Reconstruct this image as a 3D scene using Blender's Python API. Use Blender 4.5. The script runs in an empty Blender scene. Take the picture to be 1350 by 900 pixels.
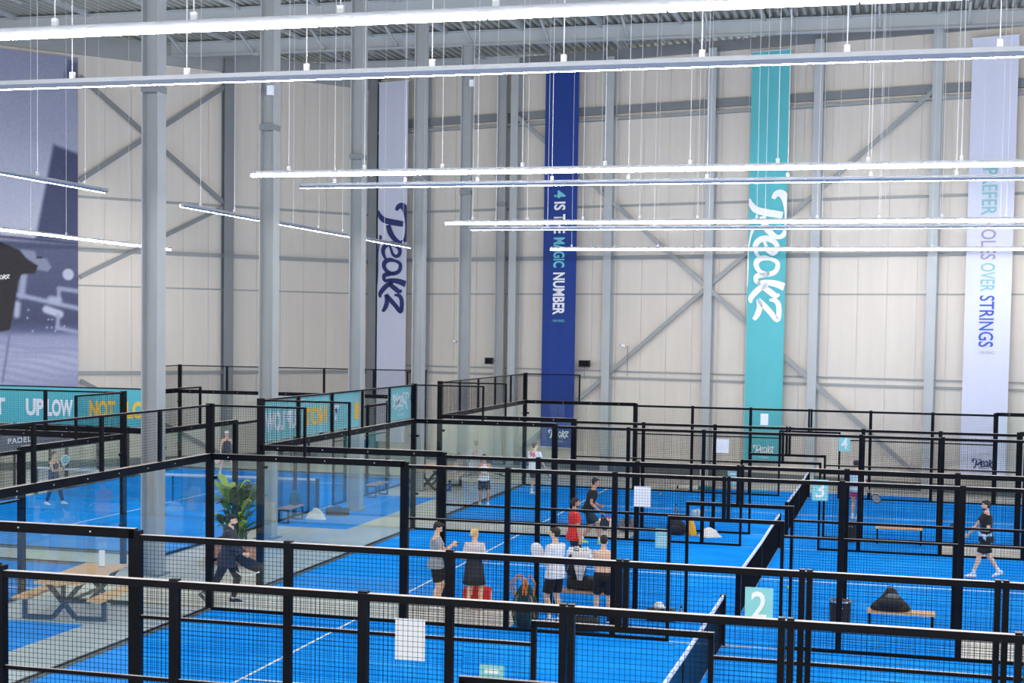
import bpy, bmesh, math, random
from mathutils import Vector, Matrix, Quaternion
import numpy as np
random.seed(7)
C = bpy.context.scene.collection
S = bpy.context.scene
PI = math.pi

# ------------------------------------------------------------------ camera
cam_d = bpy.data.cameras.new('camera'); cam = bpy.data.objects.new('camera', cam_d); C.objects.link(cam)
YAW, PIT, ROL = -0.2606408, 0.0516497, 0.0143627
fw = Vector((math.sin(YAW)*math.cos(PIT), math.cos(YAW)*math.cos(PIT), -math.sin(PIT)))
rt = fw.cross(Vector((0, 0, 1))).normalized(); up = rt.cross(fw)
c_, s_ = math.cos(ROL), math.sin(ROL)
R_ = c_*rt + s_*up; U_ = -s_*rt + c_*up
cam.matrix_world = Matrix(((R_.x, U_.x, -fw.x, 12.92), (R_.y, U_.y, -fw.y, -50.6225), (R_.z, U_.z, -fw.z, 5.535), (0, 0, 0, 1)))
cam_d.sensor_width = 36; cam_d.lens = 1930.957*36/1350
cam_d.shift_x = (675-671.35)/1350; cam_d.shift_y = (535.276-450)/1350
cam_d.clip_end = 300
S.camera = cam

# ------------------------------------------------------------------ world, exposure
W = bpy.data.worlds.new('world'); S.world = W; W.use_nodes = True
bg = W.node_tree.nodes['Background']; bg.inputs[0].default_value = (0.93, 0.96, 1.0, 1); bg.inputs[1].default_value = 1.6
S.view_settings.view_transform = 'Standard'; S.view_settings.look = 'None'
S.view_settings.exposure = 0.38; S.view_settings.gamma = 1.0
S.cycles.transparent_max_bounces = 48; S.cycles.max_bounces = 8
S.cycles.use_denoising = True
STRIP_POWER = 92.0

# ------------------------------------------------------------------ materials
def mat(name, col, rough=0.5, metal=0.0, noise=0.0, nscale=8.0, bump=0.0, bscale=40.0, spec=0.5, obj=True):
    m = bpy.data.materials.new(name); m.use_nodes = True; nt = m.node_tree; b = nt.nodes['Principled BSDF']
    b.inputs['Base Color'].default_value = (*col, 1); b.inputs['Roughness'].default_value = rough
    b.inputs['Metallic'].default_value = metal; b.inputs['Specular IOR Level'].default_value = spec
    if noise or bump:
        tc = nt.nodes.new('ShaderNodeTexCoord')
    if noise:
        n = nt.nodes.new('ShaderNodeTexNoise'); n.inputs['Scale'].default_value = nscale; n.inputs['Detail'].default_value = 4
        nt.links.new(tc.outputs['Object'], n.inputs['Vector'])
        mx = nt.nodes.new('ShaderNodeMix'); mx.data_type = 'RGBA'
        mx.inputs[6].default_value = (*[c*(1-noise) for c in col], 1); mx.inputs[7].default_value = (*[min(1, c*(1+noise)+noise*0.02) for c in col], 1)
        nt.links.new(n.outputs['Fac'], mx.inputs[0]); nt.links.new(mx.outputs[2], b.inputs['Base Color'])
    if bump:
        n2 = nt.nodes.new('ShaderNodeTexNoise'); n2.inputs['Scale'].default_value = bscale
        nt.links.new(tc.outputs['Object'], n2.inputs['Vector'])
        bp = nt.nodes.new('ShaderNodeBump'); bp.inputs['Strength'].default_value = bump; bp.inputs['Distance'].default_value = 0.01
        nt.links.new(n2.outputs['Fac'], bp.inputs['Height']); nt.links.new(bp.outputs['Normal'], b.inputs['Normal'])
    return m
def srgb(r, g, b):
    f = lambda c: (c/255/12.92) if c/255 <= 0.04045 else ((c/255+0.055)/1.055)**2.4
    return (f(r), f(g), f(b))
M = {}
M['black'] = mat('black_powder_coat', (0.0025, 0.003, 0.006), 0.3, noise=0.3, nscale=3, spec=0.08)
M['rail_top'] = mat('painted_rail_sheen', srgb(214, 204, 200), 0.6, noise=0.15, nscale=6)  # pale grey paints in the grazing reflection on rail tops; also colours beam bolts
M['wire'] = mat('black_wire', (0.004, 0.004, 0.006), 0.7, noise=0.2, spec=0.05)
M['white_line'] = mat('white_line_paint', (0.8, 0.84, 0.88), 0.8, noise=0.08, nscale=20)
M['steel'] = mat('grey_painted_steel', srgb(172, 178, 182), 0.5, noise=0.06, nscale=2)
M['steel_dark'] = mat('grey_rail_steel', srgb(120, 125, 130), 0.5, noise=0.08, nscale=2)
M['steel_col'] = mat('column_steel', srgb(162, 166, 168), 0.5, noise=0.08, nscale=1.5)
M['steel_mid'] = mat('mid_grey_steel', srgb(148, 152, 154), 0.5, noise=0.08, nscale=2)
M['alu'] = mat('aluminium_housing', srgb(150, 155, 165), 0.4, 0.3, noise=0.05)
M['cable'] = mat('galvanised_cable', srgb(205, 208, 212), 0.4, 0.2, noise=0.05)
M['wood'] = mat('oak_plank', srgb(226, 178, 132), 0.6, noise=0.22, nscale=14)
M['wood_dark'] = mat('planter_slat_wood', srgb(176, 128, 104), 0.7, noise=0.25, nscale=10)
M['navy_steel'] = mat('navy_black_steel', srgb(22, 30, 46), 0.45, noise=0.2)
M['paper'] = mat('white_paper', srgb(232, 234, 242), 0.8, noise=0.03)
M['teal_sign'] = mat('pale_teal_print', srgb(134, 205, 212), 0.6, noise=0.05)
M['teal_banner'] = mat('teal_banner_print', srgb(84, 182, 194), 0.7, noise=0.05, nscale=1)
M['teal_long'] = mat('teal_long_banner', srgb(84, 178, 188), 0.7, noise=0.06, nscale=0.7)
M['blue_banner'] = mat('royal_blue_banner', srgb(12, 54, 136), 0.7, noise=0.1, nscale=0.7)
M['white_banner'] = mat('white_banner_cloth', srgb(200, 204, 224), 0.75, noise=0.03, nscale=1)
M['navy_ink'] = mat('navy_ink', srgb(30, 42, 104), 0.7, noise=0.1)
M['white_ink'] = mat('white_ink', srgb(236, 238, 244), 0.7, noise=0.02)
M['yellow_ink'] = mat('yellow_ink', srgb(248, 196, 70), 0.7, noise=0.03)
M['teal_ink'] = mat('teal_ink', srgb(110, 200, 214), 0.7, noise=0.05)
M['sage_ink'] = mat('grey_teal_ink', srgb(128, 180, 186), 0.7, noise=0.05)
M['mauve_ink'] = mat('mauve_ink', srgb(150, 140, 176), 0.7, noise=0.05)
M['blue_ink'] = mat('blue_ink', srgb(54, 84, 186), 0.7, noise=0.05)
M['rubber'] = mat('black_rubber', (0.01, 0.01, 0.012), 0.7, noise=0.3)
M['chrome'] = mat('chrome_ring', (0.8, 0.8, 0.82), 0.2, 0.9, noise=0.02)
M['ball'] = mat('yellow_felt', srgb(214, 228, 90), 0.9, noise=0.1, nscale=60)
M['net_tape'] = mat('white_net_tape', srgb(214, 220, 236), 0.8, noise=0.12, nscale=12)
M['kerb'] = mat('dark_grey_kerb', srgb(96, 104, 108), 0.6, noise=0.1)
def tint(name, r, g, b, rough=0.8, n=0.12, ns=9): M[name] = mat(name, srgb(r, g, b), rough, noise=n, nscale=ns, bump=0.25, bscale=30); return M[name]

def turf(name, col):
    m = mat(name, col, 1.0, spec=0.04); nt = m.node_tree; b = nt.nodes['Principled BSDF']
    tc = nt.nodes.new('ShaderNodeTexCoord')
    n1 = nt.nodes.new('ShaderNodeTexNoise'); n1.inputs['Scale'].default_value = 0.45; n1.inputs['Detail'].default_value = 6; n1.inputs['Roughness'].default_value = 0.65
    n2 = nt.nodes.new('ShaderNodeTexNoise'); n2.inputs['Scale'].default_value = 160
    mp = nt.nodes.new('ShaderNodeMapping'); mp.inputs['Scale'].default_value = (1, 2.2, 1)
    nt.links.new(tc.outputs['Object'], mp.inputs[0]); nt.links.new(mp.outputs[0], n1.inputs['Vector']); nt.links.new(tc.outputs['Object'], n2.inputs['Vector'])
    cr = nt.nodes.new('ShaderNodeValToRGB'); e = cr.color_ramp.elements
    e[0].position = 0.36; e[0].color = (*[c*0.9 for c in col], 1); e[1].position = 0.60; e[1].color = (col[0]+.01, col[1]*1.12+.01, col[2]*1.04, 1)
    e2 = cr.color_ramp.elements.new(0.70); e2.color = (0.06, 0.42, 0.98, 1)
    nt.links.new(n1.outputs['Fac'], cr.inputs[0])
    mx = nt.nodes.new('ShaderNodeMix'); mx.data_type = 'RGBA'; mx.blend_type = 'MULTIPLY'; mx.inputs[0].default_value = 0.1
    nt.links.new(cr.outputs[0], mx.inputs[6]); nt.links.new(n2.outputs['Fac'], mx.inputs[7]); 
    nt.links.new(mx.outputs[2], b.inputs['Base Color'])
    return m
M['turf'] = turf('blue_turf', (0.0, 0.29, 1.0))
M['turf_mat'] = turf('blue_turf_mat', (0.0, 0.28, 0.98))

def concrete():
    m = mat('polished_concrete', (0.5, 0.5, 0.48), 0.45); nt = m.node_tree; b = nt.nodes['Principled BSDF']
    tc = nt.nodes.new('ShaderNodeTexCoord'); n = nt.nodes.new('ShaderNodeTexNoise'); n.inputs['Scale'].default_value = 0.8; n.inputs['Detail'].default_value = 8
    nt.links.new(tc.outputs['Object'], n.inputs['Vector'])
    cr = nt.nodes.new('ShaderNodeValToRGB'); e = cr.color_ramp.elements
    e[0].position = 0.3; e[0].color = (*srgb(186, 186, 182), 1); e[1].position = 0.7; e[1].color = (*srgb(214, 212, 206), 1)
    nt.links.new(n.outputs['Fac'], cr.inputs[0]); nt.links.new(cr.outputs[0], b.inputs['Base Color'])
    return m
M['concrete'] = concrete()

def cladding():
    m = mat('cream_cladding', srgb(232, 226, 218), 0.55); nt = m.node_tree; b = nt.nodes['Principled BSDF']
    tc = nt.nodes.new('ShaderNodeTexCoord'); n = nt.nodes.new('ShaderNodeTexNoise'); n.inputs['Scale'].default_value = 1.0; n.inputs['Detail'].default_value = 5
    mp = nt.nodes.new('ShaderNodeMapping'); mp.inputs['Scale'].default_value = (3.0, 1, 0.25)
    nt.links.new(tc.outputs['Object'], mp.inputs[0]); nt.links.new(mp.outputs[0], n.inputs['Vector'])
    cr = nt.nodes.new('ShaderNodeValToRGB'); e = cr.color_ramp.elements
    e[0].position = 0.25; e[0].color = (*srgb(203, 196, 187), 1); e[1].position = 0.7; e[1].color = (*srgb(210, 204, 196), 1)
    nt.links.new(n.outputs['Fac'], cr.inputs[0]); nt.links.new(cr.outputs[0], b.inputs['Base Color'])
    w = nt.nodes.new('ShaderNodeTexWave'); w.inputs['Scale'].default_value = 2.6; w.bands_direction = 'X'
    nt.links.new(tc.outputs['Object'], w.inputs['Vector'])
    bp = nt.nodes.new('ShaderNodeBump'); bp.inputs['Strength'].default_value = 0.10; bp.inputs['Distance'].default_value = 0.01
    nt.links.new(w.outputs['Fac'], bp.inputs['Height']); nt.links.new(bp.outputs['Normal'], b.inputs['Normal'])
    return m
M['cladding'] = cladding()
M['deck'] = mat('galvanised_deck', srgb(160, 163, 158), 0.5, 0.1, noise=0.12, nscale=0.6)

def glass():
    m = bpy.data.materials.new('court_glass'); m.use_nodes = True; nt = m.node_tree; nt.nodes.clear()
    out = nt.nodes.new('ShaderNodeOutputMaterial'); tr = nt.nodes.new('ShaderNodeBsdfTransparent'); gl = nt.nodes.new('ShaderNodeBsdfGlossy')
    tr.inputs[0].default_value = (0.968, 0.99, 0.981, 1); gl.inputs['Roughness'].default_value = 0.0; gl.inputs['Color'].default_value = (0.95, 1, 0.98, 1)
    fr = nt.nodes.new('ShaderNodeFresnel'); fr.inputs[0].default_value = 1.5
    ge = nt.nodes.new('ShaderNodeNewGeometry'); mul = nt.nodes.new('ShaderNodeMath'); mul.operation = 'MULTIPLY'
    inv = nt.nodes.new('ShaderNodeMath'); inv.operation = 'SUBTRACT'; inv.inputs[0].default_value = 1.0
    nt.links.new(ge.outputs['Backfacing'], inv.inputs[1]); nt.links.new(fr.outputs[0], mul.inputs[0]); nt.links.new(inv.outputs[0], mul.inputs[1])
    m2 = nt.nodes.new('ShaderNodeMath'); m2.operation = 'MULTIPLY'; m2.inputs[1].default_value = 1.35; m2.use_clamp = True; nt.links.new(mul.outputs[0], m2.inputs[0])
    mx = nt.nodes.new('ShaderNodeMixShader'); nt.links.new(m2.outputs[0], mx.inputs[0]); nt.links.new(tr.outputs[0], mx.inputs[1]); nt.links.new(gl.outputs[0], mx.inputs[2])
    nt.links.new(mx.outputs[0], out.inputs[0]); return m
M['glass'] = glass()

def emis(name, col, st):
    m = bpy.data.materials.new(name); m.use_nodes = True; nt = m.node_tree; b = nt.nodes['Principled BSDF']
    b.inputs['Base Color'].default_value = (0.8, 0.8, 0.8, 1)
    b.inputs['Emission Color'].default_value = (*col, 1); b.inputs['Emission Strength'].default_value = st; return m
M['led'] = emis('led_diffuser', (1.0, 0.965, 0.93), STRIP_POWER)

# ------------------------------------------------------------------ mesh helpers
class MB:
    def __init__(s): s.v = []; s.f = []
    def add(s, vs, fs):
        o = len(s.v); s.v += [tuple(v) for v in vs]; s.f += [tuple(i+o for i in f) for f in fs]; return s
    def box(s, x0, x1, y0, y1, z0, z1):
        return s.add([(x0,y0,z0),(x1,y0,z0),(x1,y1,z0),(x0,y1,z0),(x0,y0,z1),(x1,y0,z1),(x1,y1,z1),(x0,y1,z1)],
              [(0,3,2,1),(4,5,6,7),(0,1,5,4),(1,2,6,5),(2,3,7,6),(3,0,4,7)])
    def bar(s, p, q, w, h=None, upv=(0, 0, 1)):
        p, q = Vector(p), Vector(q); h = h or w; d = (q-p).normalized(); u = Vector(upv)
        if abs(d.dot(u)) > 0.98: u = Vector((1, 0, 0))
        a = d.cross(u).normalized()*w/2; b = a.cross(d).normalized()*h/2
        vs = [p-a-b, p+a-b, p+a+b, p-a+b, q-a-b, q+a-b, q+a+b, q-a+b]
        return s.add(vs, [(0,1,2,3),(7,6,5,4),(0,4,5,1),(1,5,6,2),(2,6,7,3),(3,7,4,0)])
    def loft(s, rings, cap=True):
        n = len(rings[0]); o = len(s.v)
        for r in rings: s.v += [tuple(v) for v in r]
        for i in range(len(rings)-1):
            for j in range(n):
                k = (j+1) % n
                s.f.append((o+i*n+j, o+i*n+k, o+(i+1)*n+k, o+(i+1)*n+j))
        if cap:
            s.f.append(tuple(o+j for j in range(n-1, -1, -1))); s.f.append(tuple(o+(len(rings)-1)*n+j for j in range(n)))
        return s
    def tube(s, pts, radii, n=10, cap=True, flat=1.0, side=None):
        pts = [Vector(p) for p in pts]
        if not hasattr(radii, '__len__'): radii = [radii]*len(pts)
        rings = []; pa = None
        for i, p in enumerate(pts):
            d = (pts[min(i+1, len(pts)-1)]-pts[max(i-1, 0)]).normalized()
            if pa is None:
                u = Vector(side) if side else (Vector((0, 0, 1)) if abs(d.z) < 0.9 else Vector((1, 0, 0)))
                pa = (u - d*u.dot(d)).normalized()
            else:
                pa = (pa - d*pa.dot(d)).normalized()
            b = d.cross(pa)
            rings.append([p + pa*radii[i]*math.cos(2*PI*j/n) + b*radii[i]*flat*math.sin(2*PI*j/n) for j in range(n)])
        return s.loft(rings, cap)
    def ball(s, c, r, n=12, m=8, rot=None):
        c = Vector(c); rx, ry, rz = r if hasattr(r, '__len__') else (r, r, r)
        vs = []; fs = []
        for i in range(1, m):
            t = PI*i/m
            for j in range(n):
                p = 2*PI*j/n; q = Vector((rx*math.sin(t)*math.cos(p), ry*math.sin(t)*math.sin(p), rz*math.cos(t)))
                vs.append(c + (rot @ q if rot else q))
        top = Vector((0, 0, rz)); 
        vs.append(c + (rot @ top if rot else top)); vs.append(c - (rot @ top if rot else top)); T = len(vs)-2
        for j in range(n):
            k = (j+1) % n; fs.append((T, j, k)); fs.append((T+1, (m-2)*n+k, (m-2)*n+j))
            for i in range(m-2): fs.append((i*n+j, (i+1)*n+j, (i+1)*n+k, i*n+k))
        return s.add(vs, fs)
    def caps(s, p, q, r0, r1, n=10):
        s.tube([p, q], [r0, r1], n); s.ball(p, r0, n, 6); s.ball(q, r1, n, 6); return s
    def ell(s, c, ax, rx, ry, n=16):      # elliptic ring helper -> list of points ; ax = (X,Y)
        return [Vector(c)+ax[0]*rx*math.cos(2*PI*j/n)+ax[1]*ry*math.sin(2*PI*j/n) for j in range(n)]
    def mesh(s, name, m=None, smooth=False):
        me = bpy.data.meshes.new(name); me.from_pydata(s.v, [], s.f); me.update()
        if m: me.materials.append(M[m] if isinstance(m, str) else m)
        if smooth: me.polygons.foreach_set('use_smooth', [True]*len(me.polygons))
        return me

def obj(name, me, m=None, parent=None, loc=None, rz=0.0, smooth=False, label=None, kind=None):
    if isinstance(me, MB): me = me.mesh(name, m, smooth)
    o = bpy.data.objects.new(name, me); C.objects.link(o)
    if parent is not None: o.parent = parent
    if loc is not None: o.location = loc
    if rz: o.rotation_euler = (0, 0, rz)
    if label: o['label'] = label
    if kind: o['kind'] = kind
    return o
def tag(o, label=None, cat=None, group=None, kind=None):
    if label: o['label'] = label
    if cat: o['category'] = cat
    if group: o['group'] = group
    if kind: o['kind'] = kind
    return o
def thing(name, label, cat, loc=(0, 0, 0), rz=0.0, group=None, kind=None):
    o = bpy.data.objects.new(name, None); C.objects.link(o); o.location = loc; o.rotation_euler = (0, 0, rz); o.empty_display_size = 0.2
    return tag(o, label, cat, group, kind)
def remesh(o, vox, smooth=2):
    mod = o.modifiers.new('r', 'REMESH'); mod.mode = 'VOXEL'; mod.voxel_size = vox; mod.use_smooth_shade = True
    if smooth:
        sm = o.modifiers.new('s', 'SMOOTH'); sm.iterations = smooth; sm.factor = 0.5
    dg = bpy.context.evaluated_depsgraph_get(); ev = o.evaluated_get(dg); me = bpy.data.meshes.new_from_object(ev)
    mats = list(o.data.materials); o.modifiers.clear(); o.data = me
    me.materials.clear()
    for q in mats: me.materials.append(q)
    me.polygons.foreach_set('use_smooth', [True]*len(me.polygons))
    return o

_txt = {}
def text_mesh(s, w, h, bold=0.02, sp=1.0):
    """lettering mesh filling w x h in the local XZ plane, facing -Y"""
    cu = bpy.data.curves.new('lettering', 'FONT'); cu.body = s; cu.size = 1; cu.offset = bold; cu.resolution_u = 3; cu.space_character = sp; cu.fill_mode = 'FRONT'; cu.extrude = 0.0
    o = bpy.data.objects.new('t', cu); C.objects.link(o); dg = bpy.context.evaluated_depsgraph_get(); dg.update()
    me = bpy.data.meshes.new_from_object(o.evaluated_get(dg)); bpy.data.objects.remove(o)
    n = len(me.vertices); co = np.empty(n*3); me.vertices.foreach_get('co', co); co = co.reshape(-1, 3)
    mn, mx = co.min(0), co.max(0)
    x = (co[:, 0]-mn[0])/(mx[0]-mn[0])*w; z = (co[:, 1]-mn[1])/(mx[1]-mn[1])*h
    return me, x, z
def put_text(s, w, h, fn, m, parent, name='lettering', bold=0.02, sp=1.0, label=None):
    """fn maps (x 0..w, z 0..h) arrays to local coordinates"""
    me, x, z = text_mesh(s, w, h, bold, sp); X, Y, Z = fn(x, z)
    co = np.stack([X+0*x, Y+0*x, Z+0*x], 1).ravel(); me.vertices.foreach_set('co', co); me.update(); me.materials.clear(); me.materials.append(M[m])
    return obj(name, me, parent=parent, label=label)

def smooth_line(pts, n=5):
    P = [np.array(p, float) for p in pts]; out = []
    for i in range(len(P)-1):
        a = P[max(i-1, 0)]; b = P[i]; c = P[i+1]; d = P[min(i+2, len(P)-1)]
        for k in range(n):
            t = k/n; out.append(0.5*((2*b)+(-a+c)*t+(2*a-5*b+4*c-d)*t*t+(-a+3*b-3*c+d)*t**3))
    out.append(P[-1]); return out
# brush script strokes, (v along banner width 93..285, u along reading direction 105..810, width)
LOGO = [
 [(216,142,16),(228,120,26),(250,112,32),(272,134,34),(283,180,26),(286,240,18),(284,300,20),(270,340,22),(240,350,20),(205,325,26),(178,285,30),(163,235,26)],
 [(96,138,8),(104,165,20),(130,198,30),(180,215,32),(225,224,32),(264,232,30)],
 [(104,300,4),(114,312,14),(106,345,8),(96,420,5),(97,520,5),(94,620,4)],
 [(176,372,12),(186,400,14),(196,426,15),(222,440,18),(242,416,20),(232,382,22),(196,358,27),(156,362,27),(132,392,24),(135,428,18),(150,456,12)],
 [(206,468,16),(176,462,24),(146,474,26),(138,504,22),(158,536,20),(196,552,22),(232,540,22),(246,512,20),(240,484,18),(206,466,16)],
 [(206,548,18),(170,556,22),(142,562,24),(140,590,18),(160,602,16)],
 [(142,598,14),(190,596,24),(240,604,30),(284,622,34)],
 [(196,606,20),(160,628,26),(132,656,26),(114,684,22),(116,708,10)],
 [(172,618,22),(206,644,26),(238,668,24),(258,660,10)],
 [(208,692,10),(236,694,20),(254,716,22),(258,760,22),(250,800,22),(216,760,24),(180,720,24),(152,688,18)],
 [(152,688,18),(160,730,24),(150,770,24),(132,800,16)],
]
def logo_mb(fn):
    """fn maps (a 0..1 along reading direction, b 0..1 letter height) to a point"""
    mb = MB()
    for st in LOGO:
        L = smooth_line(st, 5); vs = []
        for i, p in enumerate(L):
            d = L[min(i+1, len(L)-1)][:2]-L[max(i-1, 0)][:2]; d = d/(np.linalg.norm(d)+1e-9); nrm = np.array([-d[1], d[0]])*p[2]*.6
            for sg in (1, -1):
                q = p[:2]+sg*nrm; b = min(1.0, max(0.0, (q[0]-93)/192)); a = (q[1]-105)/705
                vs.append(fn(a, b))
        fs = [(2*i, 2*i+1, 2*i+3, 2*i+2) for i in range(len(L)-1)]
        mb.add(vs, fs)
    return mb
# ------------------------------------------------------------------ the hall
fl = obj('floor', MB().box(-45, 45, -60, 30, -0.2, 0.0), 'concrete', kind='structure')
KX, KY = -9.44, 9.44; TR = math.radians(-13.826); TL = math.radians(49.775)
H_W = 16.6
wr = thing('wall_right', None, None, (KX, KY, 0), TR, kind='structure')
wl = thing('wall_left', None, None, (KX-20*math.cos(TL), KY-20*math.sin(TL), 0), TL, kind='structure')
def panel_mesh(w):
    m = MB(); g = 0.012
    m.box(g, w-g, 0.0, 0.12, 0, H_W); m.box(0, w, 0.02, 0.12, 0, H_W); return m.mesh('cladding_panel', 'cladding')
PW = 1.07
pm = panel_mesh(PW)
for i in range(34): obj('cladding_panel', pm, parent=wr, loc=(0.0+i*PW, 0, 0))
for i in range(19): obj('cladding_panel', pm, parent=wl, loc=(20-(i+1)*PW, 0, 0))
def hcol(w, d, h, t=0.02):      # flanges face +-y
    return MB().box(-w/2, w/2, -d, -d+t, 0, h).box(-w/2, w/2, -t, 0, 0, h).box(-t/2, t/2, -d+t, -t, 0, h)
cm = hcol(0.34, 0.34, 16.3).mesh('wall_column', 'steel')
for s in (2.9, 7.22, 11.48, 15.72, 19.86, 24.12, 28.4, 32.7): obj('wall_column', cm, parent=wr, loc=(s, -0.005, 0))
cm2 = hcol(0.42, 0.3, 16.3).mesh('wall_column', 'steel_dark')
obj('wall_column', cm2, parent=wr, loc=(0.3, -0.005, 0))
for s in (13.28, 0.2): obj('wall_column', cm2, parent=wl, loc=(s, -0.005, 0))
def girt(par, z, h, d, x0, x1, m='steel_mid'):
    obj('girt', MB().box(x0, x1, -d, -0.002, z-h/2, z+h/2), m, par)
for z, h, d in ((14.25, 0.3, 0.16), (13.9, 0.10, 0.26), (10.5, 0.10, 0.05), (8.47, 0.16, 0.07), (7.03, 0.06, 0.04), (3.98, 0.06, 0.05), (3.72, 0.09, 0.06), (16.4, 0.4, 0.12)):
    girt(wr, z, h, d, 0.0, 36, 'steel_dark' if z > 14 else 'steel_mid')
for z, h, d in ((10.42, 0.1, 0.05), (8.4, 0.16, 0.07), (7.03, 0.06, 0.04), (3.66, 0.14, 0.06), (16.2, 0.8, 0.14)):
    girt(wl, z, h, d, 0, 20)
def brace(par, a, b, w=0.16, y=-0.2):
    obj('brace', MB().bar((a[0], y, a[1]), (b[0], y, b[1]), w, 0.06, (0, 1, 0)), 'steel_mid' if par is wr else 'steel_dark', par)
brace(wr, (24.12, 14.3), (7.22, 0.3)); brace(wr, (7.22, 14.3), (24.12, 0.3), y=-0.29)
for a, b in (((13.28, 15.3), (7.2, 11.02)), ((13.28, 10.4), (7.2, 14.96))): brace(wl, a, b, 0.17)
for a, b in (((13.28, 10.45), (7.2, 7.34)), ((7.2, 3.38), (13.28, 0.2))): brace(wl, a, b, 0.15)
obj('kerb', MB().box(0, 36, -0.05, 0.0, 0, 0.3), 'kerb', wr); obj('kerb', MB().box(0, 20, -0.05, 0, 0, 0.3), 'kerb', wl)
# ceiling: corrugated deck running away from the camera, rafters across
ce = thing('ceiling', None, None, (0, 0, 0), kind='structure')
dk = MB(); x = -24.0; P_ = 0.30
prof = []
while x < 30:
    prof += [(x, 16.72), (x+0.12, 16.72), (x+0.15, 16.86), (x+0.27, 16.86)]; x += P_
vs = []; fs = []
for (a, z) in prof: vs += [(a, -58, z), (a, 12, z)]
for i in range(len(prof)-1): fs.append((2*i, 2*i+1, 2*i+3, 2*i+2))
dk.add(vs, fs); obj('roof_deck', dk, 'deck', ce, kind='stuff')
for yy, z0 in ((-8.9, 16.12), (-3.0, 16.12), (2.4, 16.12), (7.6, 16.28)):
    m = MB(); m.box(-22, 24, yy-0.15, yy+0.15, z0, z0+0.03).box(-22, 24, yy-0.02, yy+0.02, z0+0.03, 16.62).box(-22, 24, yy-0.15, yy+0.15, 16.62, 16.66)
    obj('roof_beam', m, 'steel', ce)
pu = MB().box(-0.05, 0.05, -14, 9, 16.58, 16.72).mesh('purlin', 'steel')
for k in range(13): obj('purlin', pu, parent=ce, loc=(-18.6+k*2.95, 0, 0))
rod = MB().box(-0.02, 0.02, 0, 2.4, 0, 0.04).mesh('roof_rod', 'cable')
for k in range(26):
    for yb in (-7.9, -2.2, 3.2): obj('roof_rod', rod, parent=ce, loc=(-17.2+k*1.48+(yb*0.13), yb, 16.55))
for k in range(12):
    obj('knee_brace', MB().bar((-17.6+k*2.95, 2.4, 16.2), (-17.6+k*2.95, 1.0, 16.7), 0.08), 'steel', ce)

# interior steel columns
def icol(y, lab, sc=1.0):
    m = MB(); d = 0.4*sc; w = 0.37*sc; t = 0.025; h = 16.14
    m.box(d/2-t, d/2, -w/2, w/2, 0, h).box(-d/2, -d/2+t, -w/2, w/2, 0, h).box(-d/2+t, d/2-t, -t/2, t/2, 0, h)
    r = thing('steel_column', lab, 'column', (-3.02, y, 0), group='row of grey steel columns')
    obj('shaft', m, 'steel_col', r)
    obj('base_plate', MB().box(-d*.7, d*.7, -w*.8, w*.8, 0, 0.03), 'steel_dark', r)
    obj('splice_plate', MB().box(-d/2-0.012, d/2+0.012, -w/2-0.005, w/2+0.005, 10.6, 10.75), 'steel_dark', r)
    return r
icol(-21.4, 'widest grey steel column, nearest of the row, rising left of the court corner')
icol(-15.3, 'grey steel column second nearest in the row, behind the corner of court three')
icol(-8.9, 'grey steel column third in the row, left of the white hanging banner')
icol(-3.0, 'grey steel column fourth in the row, right of the white hanging banner', 0.95)
icol(2.4, 'slim grey steel column fifth in the row, with a white sensor box near its top', 0.95)
icol(7.45, 'farthest grey steel column of the row, beside a small black loudspeaker', 0.9)
# sensors, speakers, cameras
def wall_pt(s, off, z):
    return (KX+s*math.cos(TR)+off*math.sin(TR), KY+s*math.sin(TR)-off*math.cos(TR), z)
for (x, y, z, l) in ((-2.9, -15.55, 11.6, 'small white sensor box on the second grey column'), (-2.78, 2.15, 14.7, 'small white sensor box near the top of the fifth grey column')):
    r = thing('sensor_box', l, 'sensor', (x, y, z)); obj('case', MB().box(-.08, .08, -.05, .05, -.12, .12), 'paper', r); obj('bracket', MB().box(-.02, .02, .05, .12, -.03, .03), 'steel_dark', r)
for (x, y, z, l, pole) in ((-3.38, 7.2, 4.28, 'black loudspeaker beside the farthest interior column', 0), (*wall_pt(10.55, .3, 4.26), 'black loudspeaker on a thin pole right of the blue banner', 1)):
    r = thing('loudspeaker', l, 'speaker', (x, y, z)); w = .16 if not pole else .22
    m = MB().box(-w, w, -.1, .1, -.13, .13); obj('case', m, 'rubber', r); obj('grille', MB().box(-w+.03, w-.03, -.112, -.1, -.1, .1), 'black', r)
    if pole: obj('pole', MB().tube([(0, .02, -.13), (0, .02, -.62)], .015, 6), 'steel_dark', r)
    else: obj('bracket', MB().box(.1, .3, -.02, .02, -.02, .02), 'steel_dark', r)
for s, z, l, pole in ((4.55, 5.04, 'small white security camera on the wall left of the fifth column', 0), (12.3, 4.99, 'small white security camera on a thin pole between blue and teal banners', 1)):
    r = thing('security_camera', l, 'camera', wall_pt(s, .3, z), TR); obj('body', MB().tube([(-.14, -.05, .03), (.02, -.02, .0)], .05, 10), 'paper', r)
    obj('lens', MB().ball((-.15, -.055, .03), .035, 8, 6), 'rubber', r)
    obj('pole' if pole else 'bracket', MB().tube([(.02, 0, 0), (.1, 0.05, -.02)] + ([(.1, .05, -1.2)] if pole else [(.1, .28, -.02)]), .015, 6), 'steel_dark', r)

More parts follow.
